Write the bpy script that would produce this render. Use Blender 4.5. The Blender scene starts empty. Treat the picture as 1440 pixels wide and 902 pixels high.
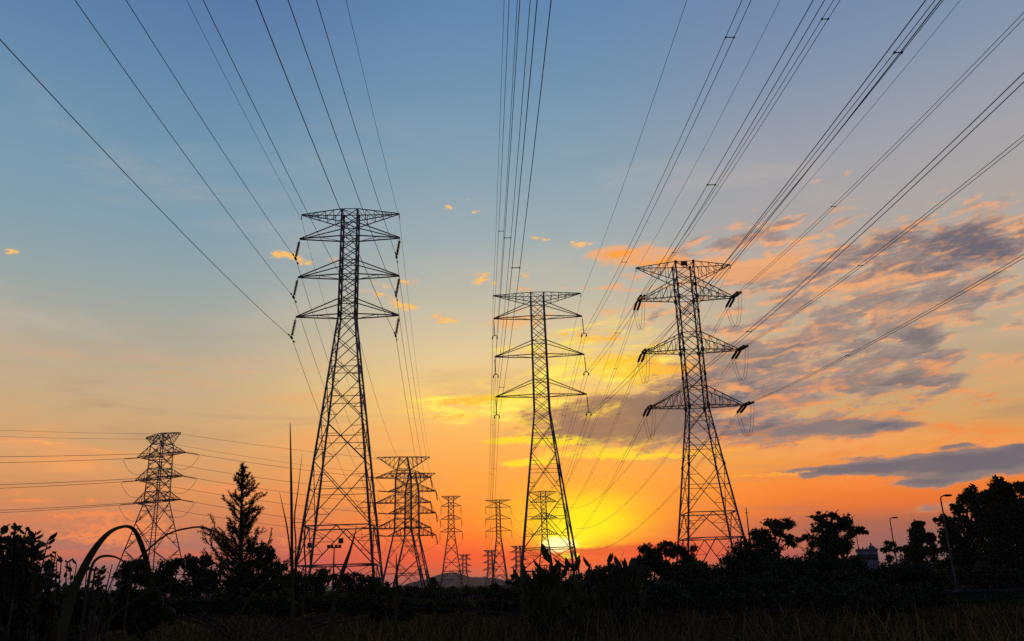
import bpy, math, random
import numpy as np
from mathutils import Matrix, Vector

sc = bpy.context.scene
COL = sc.collection
PI = math.pi
rad = math.radians
rng = np.random.default_rng(7)
random.seed(7)

# ------------------------------------------------------------------ camera
# focal length in photo pixels (1440 wide) and the vertical vanishing point give pitch 17.6 deg and a slight roll
FPX, PW, PH, CZ = 1170.0, 1440, 902, 1.7
_U = np.array([598 - 720, 451 + 3245, -FPX]); _U /= np.linalg.norm(_U)
_f = np.array([0, 0, -1.0]); _Y = _f - (_f @ _U) * _U; _Y /= np.linalg.norm(_Y)
_X = np.cross(_Y, _U)
ROT = np.stack([_X, _Y, _U])
cam = bpy.data.cameras.new('camera'); camo = bpy.data.objects.new('camera', cam); COL.objects.link(camo)
cam.sensor_fit = 'HORIZONTAL'; cam.sensor_width = 36.0; cam.lens = 36.0 * FPX / PW
cam.clip_start = 0.05; cam.clip_end = 30000
camo.matrix_world = Matrix([list(ROT[0]) + [0], list(ROT[1]) + [0], list(ROT[2]) + [CZ], [0, 0, 0, 1]])
sc.camera = camo


def ray(px, py):
    d = ROT @ np.array([px - PW / 2, PH / 2 - py, -FPX]); return d / np.linalg.norm(d)


def at(px, py, D):          # the point seen at a pixel, D metres away along the ground
    d = ray(px, py); return np.array([0, 0, CZ]) + d * (D / math.hypot(d[0], d[1]))


def azel(px, py):
    d = ray(px, py); return math.degrees(math.atan2(d[0], d[1])), math.degrees(math.asin(d[2]))


def lin(h):
    h = h.lstrip('#'); o = []
    for i in (0, 2, 4):
        c = int(h[i:i + 2], 16) / 255; o.append(c / 12.92 if c <= 0.04045 else ((c + 0.055) / 1.055) ** 2.4)
    return (*o, 1.0)


# ------------------------------------------------------------------ world: dusk sky
SUN_AZ, SUN_EL = 3.1, 2.1
world = bpy.data.worlds.new('World'); sc.world = world; world.use_nodes = True
wt = world.node_tree; wt.nodes.clear()


def nd(tree, kind, **kw):
    n = tree.nodes.new(kind)
    for k, v in kw.items(): setattr(n, k, v)
    return n


def setin(tree, sock, v):
    if hasattr(v, 'is_output'): tree.links.new(v, sock)
    elif v is not None: sock.default_value = v


def M(op, a, b=None, c=None, clamp=False, tree=None):
    t = tree or wt
    n = nd(t, 'ShaderNodeMath', operation=op, use_clamp=clamp)
    for i, v in enumerate((a, b, c)): setin(t, n.inputs[i], v)
    return n.outputs[0]


def V(op, a, b=None, c=None):
    n = nd(wt, 'ShaderNodeVectorMath', operation=op)
    for i, v in enumerate((a, b, c)): setin(wt, n.inputs[i], v)
    return n.outputs['Value'] if op in ('DOT_PRODUCT', 'LENGTH') else n.outputs['Vector']


def smooth(x, a, b):
    n = nd(wt, 'ShaderNodeMapRange', interpolation_type='SMOOTHSTEP')
    setin(wt, n.inputs['Value'], x); n.inputs['From Min'].default_value = a; n.inputs['From Max'].default_value = b
    return n.outputs['Result']


def mixc(f, a, b):
    n = nd(wt, 'ShaderNodeMix', data_type='RGBA')
    setin(wt, n.inputs['Factor'], f); setin(wt, n.inputs[6], a); setin(wt, n.inputs[7], b)
    return n.outputs[2]


def wramp(x, lo, hi, stops):
    f = M('DIVIDE', M('SUBTRACT', x, lo), hi - lo, clamp=True)
    n = nd(wt, 'ShaderNodeValToRGB'); setin(wt, n.inputs['Fac'], f)
    cr = n.color_ramp; cr.interpolation = 'EASE' if False else 'LINEAR'
    while len(cr.elements) > 1: cr.elements.remove(cr.elements[-1])
    for i, (e, h) in enumerate(stops):
        p = (e - lo) / (hi - lo)
        if i == 0: el = cr.elements[0]; el.position = p
        else: el = cr.elements.new(p)
        el.color = lin(h)
    return n.outputs['Color']


def wnoise(vec, scale, detail=5.0, rough=0.55, dist=0.0):
    n = nd(wt, 'ShaderNodeTexNoise', noise_dimensions='3D')
    setin(wt, n.inputs['Vector'], vec); n.inputs['Scale'].default_value = scale; n.inputs['Detail'].default_value = detail
    n.inputs['Roughness'].default_value = rough; n.inputs['Distortion'].default_value = dist
    return n


tc = nd(wt, 'ShaderNodeTexCoord')
sp = nd(wt, 'ShaderNodeSeparateXYZ'); wt.links.new(tc.outputs['Generated'], sp.inputs[0])
DEG = 180 / PI
AZ = M('MULTIPLY', M('ARCTAN2', sp.outputs[0], sp.outputs[1]), DEG)
EL = M('MULTIPLY', M('ARCSINE', sp.outputs[2]), DEG)
cb = nd(wt, 'ShaderNodeCombineXYZ'); setin(wt, cb.inputs[0], AZ); setin(wt, cb.inputs[1], EL)
P = cb.outputs[0]

# clear-sky colour: three elevation ramps (north of the sun, at the sun, south of the sun)
LEFT = [(-4, '4a4350'), (0, '6d5a63'), (1.4, '8a666a'), (2.8, 'ab7066'), (4.2, 'cd7f5a'), (6, 'd88f5a'), (8, 'd59e69'), (10.5, 'cea778'),
        (13, 'c2aa88'), (15.5, 'b1a997'), (19, '98a5a4'), (23, '839fae'), (28, '7195ae'), (33, '6286aa'), (38, '5475a4'), (48, '44649a'), (70, '2a437a'), (90, '203566')]
MID = [(-4, '4a3a40'), (0, '84525a'), (0.9, 'b85248'), (1.8, 'f04a30'), (2.8, 'ff6024'), (4.2, 'ff7e28'), (6, 'ff983a'), (8, 'fea950'), (10.5, 'fcbd66'),
       (13, 'f7cd7c'), (15.5, 'e3c998'), (19, 'c1bba6'), (23, 'a0adb0'), (28, '86a1b2'), (33, '7294b0'), (38, '6287ae'), (48, '4f70a2'), (70, '2e487f'), (90, '203566')]
RIGHT = [(-4, '46434c'), (0, '5e545e'), (1.6, '786062'), (2.9, 'a86250'), (4.0, 'e8702e'), (5.5, 'f58330'), (7.2, 'ea9848'), (9.5, 'd2a56c'),
         (12, 'c2a580'), (15, 'bba88e'), (19, 'b3a89c'), (23, 'aaa4a3'), (27, '9c9fa9'), (31, '8594ab'), (35, '758bab'), (40, '687fa9'), (50, '50699b'), (70, '2e457c'), (90, '203566')]
cl = wramp(EL, -4, 90, LEFT); cm = wramp(EL, -4, 90, MID); cr_ = wramp(EL, -4, 90, RIGHT)
sky = mixc(smooth(AZ, -24, -2.5), cl, cm)
sky = mixc(smooth(AZ, 3.5, 21), sky, cr_)
# dim eastern half behind the camera
EAST = [(-4, '1c2029'), (0, '333a4c'), (6, '4a4b66'), (12, '4d587c'), (25, '43577f'), (50, '2f4676'), (90, '203566')]
east = wramp(EL, -4, 90, EAST)
sky = mixc(smooth(M('ABSOLUTE', AZ), 42, 100), sky, east)


def blob(az, el, ra, re, wgt, acc, src):
    v = V('MULTIPLY_ADD', src, (1 / ra, 1 / re, 0), (-az / ra, -el / re, 0))
    d = V('DOT_PRODUCT', v, v)
    g = M('POWER', 0.36788, d)
    return M('MULTIPLY_ADD', g, wgt, acc)


def blobs(lst, src, acc=0.0):     # (photo x, y, half width, half height, weight)
    for x, y, rx, ry, w in lst:
        a, e = azel(x, y); a1, e1 = azel(x + rx, y); a2, e2 = azel(x, y - ry)
        acc = blob(a, e, abs(a1 - a), abs(e2 - e), w, acc, src)
    return acc


# thin warm cirrus streaks low in the sky
q = V('MULTIPLY', P, (0.06, 0.42, 0))
st = wnoise(q, 1.0, 7, 0.62, 0.6).outputs['Fac']
lowband = M('MULTIPLY', smooth(EL, 0.5, 3), M('SUBTRACT', 1.0, smooth(EL, 10, 17)))
sky = mixc(M('MULTIPLY', smooth(st, 0.50, 0.72), M('MULTIPLY', lowband, 0.75)), sky, mixc(smooth(EL, 3, 8), lin('ff7034'), lin('fba35c')))
sky = mixc(M('MULTIPLY', smooth(st, 0.48, 0.30), M('MULTIPLY', lowband, 0.48)), sky, mixc(smooth(EL, 2.5, 7), lin('a05a58'), lin('a58670')))
st2 = wnoise(V('MULTIPLY', P, (0.05, 0.22, 0)), 1.0, 6, 0.6, 0.4).outputs['Fac']
highband = M('MULTIPLY', smooth(EL, 9, 16), M('SUBTRACT', 1.0, smooth(EL, 24, 33)))
sky = mixc(M('MULTIPLY', smooth(st2, 0.48, 0.75), M('MULTIPLY', highband, 0.30)), sky, lin('d8c2ac'))

# glow of the low sun
sa, se = SUN_AZ, SUN_EL
wob = V('MULTIPLY', V('SUBTRACT', wnoise(V('MULTIPLY', P, (0.12, 0.75, 0)), 1.0, 6, 0.62).outputs['Color'], (0.5, 0.5, 0.5)), (3.6, 1.5, 0))
Pg = V('ADD', P, wob)
g_wide = blob(sa + 1.2, 6.0, 9.0, 5.5, 1.0, 0.0, P)
sky = mixc(M('MULTIPLY', g_wide, 0.42, clamp=True), sky, lin('ffab33'))
g_mid = blob(sa + 1.1, 3.9, 5.6, 2.7, 1.0, 0.0, Pg)
sky = mixc(M('MULTIPLY', smooth(g_mid, 0.10, 0.9), 0.85), sky, lin('ffc814'))
g_in = blob(sa + 1.2, 3.5, 3.3, 2.0, 1.0, 0.0, Pg)
sky = mixc(M('MULTIPLY', smooth(g_in, 0.15, 1.05), 0.95), sky, lin('fff000'))
# red band hugging the horizon beside the sun
red = M('MULTIPLY', blob(sa + 1.0, 1.45, 13.0, 1.1, 1.0, 0.0, Pg), 0.85)
sky = mixc(red, sky, lin('f03e28'))

# clouds -------------------------------------------------------------
tilt = rad(5.5)
rot = nd(wt, 'ShaderNodeVectorRotate', rotation_type='Z_AXIS'); setin(wt, rot.inputs['Vector'], P); rot.inputs['Angle'].default_value = -tilt
PR = rot.outputs[0]


def fbm(src, fx=0.34, fy=1.30, det=10, rough=0.66):
    return wnoise(V('MULTIPLY', src, (fx, fy, 0)), 1.0, det, rough, 0.35).outputs['Fac']


dirs = V('NORMALIZE', V('SUBTRACT', (sa, se, 0), P))
n1 = fbm(PR)
n2 = fbm(V('MULTIPLY_ADD', dirs, (0.50, 0.36, 0), PR))
big = wnoise(V('MULTIPLY', PR, (0.10, 0.30, 0)), 1.0, 4, 0.5).outputs['Fac']
fine = wnoise(V('MULTIPLY', PR, (1.3, 3.0, 0)), 1.0, 6, 0.68).outputs['Fac']
fine2 = wnoise(V('MULTIPLY', P, (2.0, 4.2, 0)), 1.0, 5, 0.66).outputs['Fac']
warp = V('MULTIPLY', V('SUBTRACT', wnoise(V('MULTIPLY', P, (0.28, 0.7, 0)), 1.0, 5, 0.62).outputs['Color'], (0.5, 0.5, 0.5)), (3.6, 1.5, 0))
Pc = V('ADD', P, warp)
d_sun = V('LENGTH', V('MULTIPLY', V('SUBTRACT', P, (sa + 1.0, 8.0, 0)), (1 / 9.0, 1 / 9.5, 0)))
nearsun = M('SUBTRACT', 1.0, smooth(d_sun, 0.35, 1.35))

# yellow lit veils above the sun
veil = blobs([(850, 505, 100, 40, .8), (895, 520, 60, 20, .5), (650, 572, 95, 18, .8), (640, 590, 60, 10, .4), (760, 545, 80, 30, .5), (840, 455, 70, 22, .45),
              (730, 575, 70, 20, .5), (720, 480, 60, 30, .25)], Pc)
xv = M('MULTIPLY', M('MULTIPLY_ADD', M('SUBTRACT', fbm(P, 0.24, 1.0, 9), 0.5), 3.2, veil), smooth(veil, 0.04, 0.30))
sky = mixc(M('MULTIPLY', smooth(xv, 0.30, 1.05), 0.9), sky, mixc(smooth(xv, 0.6, 1.2), lin('ffd95c'), lin('fff060')))

GREY = [(1345, 322, 110, 28, 1.0), (1395, 345, 90, 30, 1.05), (1240, 345, 100, 30, .8), (1300, 385, 90, 22, .55), (1180, 385, 70, 20, .45),
        (1080, 335, 70, 22, .55), (1000, 360, 70, 10, .45), (1140, 445, 85, 20, .6), (1055, 420, 60, 18, .4), (1290, 435, 70, 14, .5),
        (1110, 497, 100, 22, .8), (1180, 525, 80, 18, .65), (1030, 470, 80, 18, .55), (1050, 545, 120, 26, .85), (930, 560, 100, 28, .85), (860, 466, 70, 12, .5), (900, 430, 70, 14, .45),
        (825, 604, 85, 22, 1.3), (905, 600, 120, 34, 1.4), (870, 570, 80, 20, .8), (1000, 592, 90, 22, .7), (1160, 603, 115, 16, 1.0), (1260, 598, 60, 10, .65), (1080, 600, 60, 14, .5),
        (1270, 655, 150, 15, 1.35), (1410, 652, 90, 22, 1.35), (1180, 662, 70, 8, .9), (1310, 679, 65, 8, 1.0), (1345, 626, 26, 3.5, .75), (1440, 628, 25, 5, .8),
        (1340, 715, 90, 10, .35), (790, 580, 40, 16, .6), (1380, 560, 90, 40, .15), (1000, 400, 60, 20, .2)]
WARM = [(875, 357, 50, 12, 1.5), (950, 370, 80, 12, 1.25), (1010, 380, 50, 10, .9), (730, 452, 50, 10, .8), (760, 500, 40, 8, .5), (1035, 385, 70, 18, .75), (1100, 370, 65, 20, .75), (1130, 345, 50, 14, .65), (1200, 400, 80, 14, .75), (1260, 395, 60, 16, .6),
        (1060, 300, 40, 14, .3), (1290, 350, 70, 14, .4), (1250, 440, 70, 14, .7), (1320, 452, 50, 12, .75), (1190, 470, 50, 10, .5),
        (1270, 515, 80, 8, .75), (1330, 520, 50, 8, .6), (1390, 495, 50, 12, .4), (1150, 545, 70, 12, .55), (1090, 470, 70, 14, .5), (1100, 570, 70, 12, .6), (990, 520, 70, 14, .55),
        (1080, 620, 70, 8, .55), (1250, 628, 130, 10, .5), (1400, 600, 120, 16, .6), (930, 636, 95, 6, 1.0), (840, 634, 60, 10, .95), (725, 620, 45, 5, .95), (733, 651, 35, 4, .95),
        (770, 645, 50, 8, .55), (1095, 668, 60, 5, .9), (1220, 676, 70, 5, .7), (1130, 300, 30, 6, .3), (1180, 285, 30, 6, .3), (1185, 246, 10, 3, .7), (1148, 253, 9, 3, .4),
        (830, 406, 50, 5, .85), (745, 406, 30, 5, .4), (900, 405, 45, 5, .55), (915, 390, 25, 4, .35), (990, 450, 80, 30, .25), (870, 440, 60, 10, .5), (740, 440, 40, 8, .4), (1380, 400, 60, 14, .5)]
PUFF = [(393, 358, 15, 5, 1.2), (412, 361, 14, 5, .9), (430, 369, 15, 4, .9), (630, 293, 8, 4, 1.0), (668, 296, 7, 3, .9), (660, 283, 6, 3, .5), (645, 280, 5, 2.5, .5), (752, 335, 9, 3, .9), (766, 337, 8, 3, .8),
        (818, 344, 13, 4, 1.1), (806, 341, 7, 3, .6), (678, 392, 10, 5, 1.0), (667, 386, 8, 3, .9), (671, 398, 8, 3, .8), (683, 386, 7, 3, .7), (694, 398, 6, 4, .8),
        (625, 451, 14, 6, 1.1), (608, 445, 8, 4, .9), (640, 453, 8, 4, .7), (620, 440, 6, 3, .6), (575, 396, 15, 5, 1.0), (555, 388, 8, 3, .5), (545, 402, 18, 6, .6), (570, 431, 16, 7, 1.1), (586, 434, 8, 4, .6), (533, 414, 12, 5, .9),
        (525, 395, 14, 5, .5), (552, 424, 12, 8, .6), (510, 410, 10, 5, .6), (468, 366, 10, 5, .7), (433, 352, 7, 3, .5), (520, 362, 7, 5, .4), (18, 355, 15, 3.5, .95), (80, 452, 8, 3, .3),
        (60, 622, 42, 3, 1.0), (8, 621, 16, 3.5, .6), (40, 706, 70, 4, .55), (110, 723, 90, 5, .6), (170, 722, 60, 5, .5), (45, 704, 24, 2.5, .9), (130, 703, 22, 2.5, .8),
        (15, 692, 28, 5, .6), (120, 755, 60, 5, .65), (145, 765, 50, 9, .55), (160, 745, 50, 10, .6), (215, 748, 70, 22, .65), (60, 748, 40, 4, .5), (100, 735, 80, 10, .35),
        (375, 690, 70, 10, .4), (330, 680, 70, 10, .35), (740, 388, 10, 6, .8), (722, 398, 8, 4, .5), (696, 410, 7, 5, .4), (792, 405, 12, 4, .5), (300, 690, 70, 8, .35), (395, 760, 40, 10, .55), (420, 775, 40, 7, .5)]
LENS = [(1270, 655, 150, 13, 1.2), (1400, 650, 120, 19, 1.3), (1170, 661, 80, 7, 1.0), (1310, 678, 62, 7, 1.1), (1345, 626, 28, 4, 1.0), (1440, 629, 25, 5, 1.0), (1150, 604, 110, 13, 1.0), (1255, 598, 55, 8, .8)]
Pl = V('ADD', P, V('MULTIPLY', V('SUBTRACT', wnoise(V('MULTIPLY', P, (0.35, 1.1, 0)), 1.0, 7, 0.66).outputs['Color'], (0.5, 0.5, 0.5)), (2.6, 1.0, 0)))
bl_ = blobs(LENS, Pl)
bg = blobs(GREY, Pc)
bw = blobs(WARM, Pc)
pw = V('MULTIPLY', V('SUBTRACT', wnoise(V('MULTIPLY', P, (0.9, 2.0, 0)), 1.0, 5, 0.66).outputs['Color'], (0.5, 0.5, 0.5)), (1.3, 0.75, 0))
bp = blobs(PUFF, V('ADD', P, pw))
n3 = wnoise(V('MULTIPLY', PR, (0.20, 0.62, 3.3)), 1.0, 5, 0.55, 0.3).outputs['Fac']
tex = M('ADD', M('ADD', M('MULTIPLY', M('SUBTRACT', n1, 0.5), 3.6), M('MULTIPLY', M('SUBTRACT', n3, 0.5), 2.4)), M('MULTIPLY', M('SUBTRACT', fine, 0.5), 0.75))
xg = M('MULTIPLY', M('ADD', tex, M('MULTIPLY_ADD', bg, 0.95, -0.12)), smooth(bg, 0.05, 0.30))
xw = M('MULTIPLY', M('SUBTRACT', M('ADD', M('MULTIPLY', n1, 3.4), bw), 1.7), smooth(bw, 0.04, 0.25))
lit = M('MULTIPLY', M('SUBTRACT', n1, n2), 7.0)
c_warm = mixc(nearsun, lin('f5ab70'), lin('ffd63c'))
c_low = mixc(smooth(EL, 8, 14), lin('f58a42'), c_warm)
c_warm = mixc(smooth(M('ABSOLUTE', M('SUBTRACT', AZ, 3)), 4, 12), c_warm, c_low)
c_grey = mixc(nearsun, lin('988480'), lin('b58560'))
c_dark = mixc(nearsun, lin('68636e'), lin('98735c'))
c_body = mixc(smooth(M('ADD', xg, M('MULTIPLY', M('SUBTRACT', big, 0.5), 1.2)), 0.6, 1.6), c_grey, c_dark)
FIELD = [(1060, 545, 240, 75, .95), (1200, 400, 240, 70, .85), (1370, 340, 150, 60, .95), (900, 580, 140, 50, .95), (1030, 365, 150, 34, .75), (1150, 490, 150, 50, .8), (1180, 600, 190, 22, .7),
         (910, 440, 90, 24, .5), (1330, 440, 110, 40, .55), (1300, 655, 200, 18, .7), (1330, 545, 140, 60, .35), (800, 590, 60, 30, .5), (1090, 320, 80, 26, .5), (1290, 515, 120, 20, .5)]
bf = blobs(FIELD, Pc)
soft = M('ADD', M('MULTIPLY_ADD', M('SUBTRACT', fine, 0.5), 0.6, M('MULTIPLY', M('SUBTRACT', n1, 0.5), 2.8)), M('MULTIPLY', M('SUBTRACT', n3, 0.5), 3.0))
xf = M('MULTIPLY', M('ADD', soft, M('MULTIPLY_ADD', M('MINIMUM', bf, 1.25), 0.85, -0.33)), smooth(bf, 0.1, 0.45))
fmix = smooth(M('SUBTRACT', xf, M('MULTIPLY', lit, 0.45)), 0.14, 0.60)
sky = mixc(M('MULTIPLY', smooth(xf, 0.0, 0.65), 0.82), sky, mixc(fmix, c_warm, mixc(smooth(xf, 0.5, 1.3), c_grey, c_dark)))
sky = mixc(M('MULTIPLY', smooth(xw, 0.22, 1.05), 0.80), sky, c_warm)
mg = M('MULTIPLY', smooth(xg, 0.15, 1.05), 0.88)
rim = M('MULTIPLY', M('ADD', M('MULTIPLY', M('SUBTRACT', 1.0, smooth(xg, 0.35, 0.95)), 0.5), lit), M('SUBTRACT', 1.0, smooth(xg, 0.9, 2.0)), clamp=True)
sky = mixc(mg, sky, mixc(M('MULTIPLY', rim, 0.9), c_body, c_warm))
xl = M('MULTIPLY_ADD', M('SUBTRACT', n1, 0.5), 1.0, bl_)
sky = mixc(M('MULTIPLY', smooth(xl, 0.35, 0.75), 0.93), sky, mixc(smooth(xl, 0.45, 0.8), lin('d58a58'), mixc(smooth(xl, 0.8, 1.4), lin('857776'), lin('6a6570'))))
EDGE = [(872, 357, 36, 8, 1.0), (925, 368, 55, 7, .8), (870, 508, 70, 14, .9), (850, 478, 50, 9, .7), (930, 522, 60, 8, .7), (800, 470, 40, 7, .6), (720, 455, 30, 6, .5), (905, 540, 60, 6, .5), (795, 622, 45, 6, .9), (845, 640, 55, 4, 1.0), (925, 642, 80, 4, .9), (728, 619, 50, 5, 1.5), (742, 651, 38, 5, 1.5), (655, 566, 70, 7, .8), (640, 588, 55, 5, .7), (700, 558, 60, 5, .6), (1090, 667, 70, 3.5, .9), (1200, 672, 60, 3, .5), (905, 525, 70, 10, .5),
        (840, 585, 40, 8, .5), (1010, 632, 70, 4, .6), (1120, 623, 50, 4, .5), (1265, 628, 60, 3, .4)]
Pe = V('ADD', P, V('MULTIPLY', V('SUBTRACT', wnoise(V('MULTIPLY', P, (0.7, 1.2, 0)), 1.0, 5, 0.6).outputs['Color'], (0.5, 0.5, 0.5)), (1.8, 0.9, 0)))
xe = M('MULTIPLY', blobs(EDGE, Pe), M('ADD', M('MULTIPLY_ADD', M('SUBTRACT', fine2, 0.5), 2.6, 0.95), M('MULTIPLY', M('SUBTRACT', fine, 0.5), 2.2)))
sky = mixc(M('MULTIPLY', smooth(xe, 0.30, 0.85), 0.9), sky, mixc(nearsun, lin('ffa23c'), lin('ffdc28')))
xp = M('MULTIPLY', bp, M('ADD', M('MULTIPLY_ADD', M('SUBTRACT', fine2, 0.5), 3.4, 0.85), M('MULTIPLY', M('SUBTRACT', fine, 0.5), 1.6)))
c_puff = mixc(smooth(EL, 4.5, 13), lin('f58a50'), mixc(smooth(xp, 0.5, 1.0), lin('eab583'), lin('ffc45c')))
sky = mixc(M('MULTIPLY', smooth(xp, 0.20, 0.85), 0.90), sky, c_puff)

# the sun itself, cut by the bar of cloud on the horizon
Ps = V('ADD', V('MULTIPLY_ADD', wob, (0.12, 0.12, 0), P), V('MULTIPLY', V('SUBTRACT', wnoise(V('MULTIPLY', P, (1.6, 4.0, 0)), 1.0, 4, 0.6).outputs['Color'], (0.5, 0.5, 0.5)), (1.1, 0.55, 0)))
g_halo = blob(azel(797, 760)[0], azel(797, 757)[1], 2.4, 1.15, 1.0, 0.0, Ps)
sky = mixc(M('MULTIPLY', smooth(g_halo, 0.25, 0.95), 0.85), sky, (1.1, 0.90, 0.01, 1))
bar = blobs([(850, 776, 110, 6, 1.0), (760, 777, 60, 4, .9), (905, 768, 70, 5, .8), (700, 785, 50, 5, .5)], Ps)
bar = M('MULTIPLY', bar, M('MULTIPLY_ADD', wnoise(V('MULTIPLY', P, (0.45, 3.0, 0)), 1.0, 5, 0.6).outputs['Fac'], 2.2, -0.1))
sky = mixc(M('MULTIPLY', smooth(bar, 0.2, 0.95), 0.75), sky, lin('e23f2a'))
low = blob(azel(800, 782)[0], azel(800, 782)[1], 0.75, 0.22, 1.0, 0.0, Ps)
sky = mixc(smooth(low, 0.3, 0.7), sky, (1.1, 0.75, 0.02, 1))
g_disc = blob(azel(786, 766)[0], azel(786, 766)[1], 1.25, 0.52, 1.0, 0.0, Ps)
sky = mixc(smooth(g_disc, 0.22, 0.95), sky, (2.4, 2.0, 0.9, 1))

nish = nd(wt, 'ShaderNodeTexSky', sky_type='NISHITA', sun_disc=False, sun_elevation=rad(SUN_EL), sun_rotation=rad(SUN_AZ))
bg1 = nd(wt, 'ShaderNodeBackground'); setin(wt, bg1.inputs[0], sky); bg1.inputs[1].default_value = 1.0
bg2 = nd(wt, 'ShaderNodeBackground'); setin(wt, bg2.inputs[0], nish.outputs[0]); bg2.inputs[1].default_value = 0.004
ad = nd(wt, 'ShaderNodeAddShader'); wt.links.new(bg1.outputs[0], ad.inputs[0]); wt.links.new(bg2.outputs[0], ad.inputs[1])
wo = nd(wt, 'ShaderNodeOutputWorld'); wt.links.new(ad.outputs[0], wo.inputs['Surface'])
world.cycles.sampling_method = 'MANUAL'; world.cycles.sample_map_resolution = 512

# ------------------------------------------------------------------ sun
sl = bpy.data.lights.new('sun', 'SUN'); sl.energy = 0.9; sl.angle = rad(0.6); sl.color = (1.0, 0.46, 0.14)
so = bpy.data.objects.new('sun', sl); COL.objects.link(so)
_d = Vector((math.sin(rad(SUN_AZ)) * math.cos(rad(SUN_EL)), math.cos(rad(SUN_AZ)) * math.cos(rad(SUN_EL)), math.sin(rad(SUN_EL))))
so.rotation_euler = _d.to_track_quat('Z', 'Y').to_euler(); so.location = (0, 0, 60)

sc.view_settings.view_transform = 'Standard'; sc.view_settings.look = 'None'
sc.view_settings.exposure = 0.0; sc.view_settings.gamma = 1.0; sc.view_settings.use_curve_mapping = False
sc.render.engine = 'CYCLES'
sc.cycles.max_bounces = 4; sc.cycles.diffuse_bounces = 2; sc.cycles.glossy_bounces = 2; sc.cycles.transmission_bounces = 2; sc.cycles.transparent_max_bounces = 8
sc.cycles.use_denoising = False
sc.cycles.sample_clamp_indirect = 0.25; sc.cycles.sample_clamp_direct = 1.1
sc.render.filter_size = 1.35 if hasattr(sc.render, 'filter_size') else 1.5


# ------------------------------------------------------------------ helpers
def tag(o, label=None, cat=None, group=None, kind=None):
    if label: o['label'] = label
    if cat: o['category'] = cat
    if group: o['group'] = group
    if kind: o['kind'] = kind
    return o


def empty(name, loc=(0, 0, 0), yaw=0.0):
    o = bpy.data.objects.new(name, None); COL.objects.link(o); o.empty_display_size = 0.5
    o.location = loc; o.rotation_euler = (0, 0, yaw); return o


class MB:
    """collects bars, tubes, boxes and leaves; build() links them as one mesh object"""
    def __init__(s): s.v = []; s.f = []; s.n = 0

    def add(s, vs, fs):
        vs = np.asarray(vs, float).reshape(-1, 3)
        s.v.append(vs); s.f.append((np.asarray(fs) + s.n)); s.n += len(vs)

    def bar(s, p, q, w, w2=None):       # an angle-iron read as a square bar
        p = np.asarray(p, float); q = np.asarray(q, float); d = q - p; L = np.linalg.norm(d)
        if L < 1e-6: return
        d /= L; a = np.cross(d, (0, 0, 1.0))
        if np.linalg.norm(a) < 1e-3: a = np.array([1.0, 0, 0])
        a /= np.linalg.norm(a); b = np.cross(d, a); h = w / 2; k = (w2 or w) / 2
        vs = [p + a * h + b * h, p - a * h + b * h, p - a * h - b * h, p + a * h - b * h, q + a * k + b * k, q - a * k + b * k, q - a * k - b * k, q + a * k - b * k]
        s.add(vs, [(0, 1, 5, 4), (1, 2, 6, 5), (2, 3, 7, 6), (3, 0, 4, 7), (3, 2, 1, 0), (4, 5, 6, 7)])

    def box(s, c, hx, hy, hz):
        x, y, z = c
        vs = [(x + i * hx, y + j * hy, z + k * hz) for k in (-1, 1) for i, j in ((-1, -1), (1, -1), (1, 1), (-1, 1))]
        s.add(vs, [(0, 3, 2, 1), (4, 5, 6, 7), (0, 1, 5, 4), (1, 2, 6, 5), (2, 3, 7, 6), (3, 0, 4, 7)])

    def tube(s, pts, r, sides=6):
        pts = [np.asarray(p, float) for p in pts]; n = len(pts)
        rr = [r] * n if np.isscalar(r) else list(r)
        ref = None; vs = []; fs = []
        for i, p in enumerate(pts):
            t = pts[min(i + 1, n - 1)] - pts[max(i - 1, 0)]; t = t / (np.linalg.norm(t) + 1e-9)
            if ref is None: ref = np.array([0, 0, 1.0]) if abs(t[2]) < 0.9 else np.array([1.0, 0, 0])
            a = np.cross(t, ref); a /= np.linalg.norm(a) + 1e-9; b = np.cross(a, t); ref = b
            for k in range(sides):
                w = 2 * PI * k / sides; vs.append(p + rr[i] * (a * math.cos(w) + b * math.sin(w)))
        for i in range(n - 1):
            for k in range(sides):
                k2 = (k + 1) % sides; fs.append((i * sides + k, i * sides + k2, (i + 1) * sides + k2, (i + 1) * sides + k))
        s.add(vs, fs)

    def quads(s, vs4):                  # (N,4,3)
        vs4 = np.asarray(vs4, float); n = len(vs4)
        s.v.append(vs4.reshape(-1, 3)); s.f.append(np.arange(n * 4).reshape(n, 4) + s.n); s.n += n * 4

    def build(s, name, mat, parent=None, smooth=False):
        me = bpy.data.meshes.new(name)
        v = np.concatenate(s.v); f = np.concatenate([np.asarray(x).reshape(-1, 4) for x in s.f])
        me.vertices.add(len(v)); me.vertices.foreach_set('co', v.astype(np.float32).ravel())
        me.loops.add(len(f) * 4); me.loops.foreach_set('vertex_index', f.astype(np.int32).ravel())
        me.polygons.add(len(f)); me.polygons.foreach_set('loop_start', np.arange(0, len(f) * 4, 4, dtype=np.int32))
        me.polygons.foreach_set('loop_total', np.full(len(f), 4, dtype=np.int32))
        if smooth: me.polygons.foreach_set('use_smooth', np.ones(len(f), dtype=bool))
        me.update(calc_edges=True); me.materials.append(mat)
        o = bpy.data.objects.new(name, me); COL.objects.link(o)
        if parent: o.parent = parent
        return o


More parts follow.
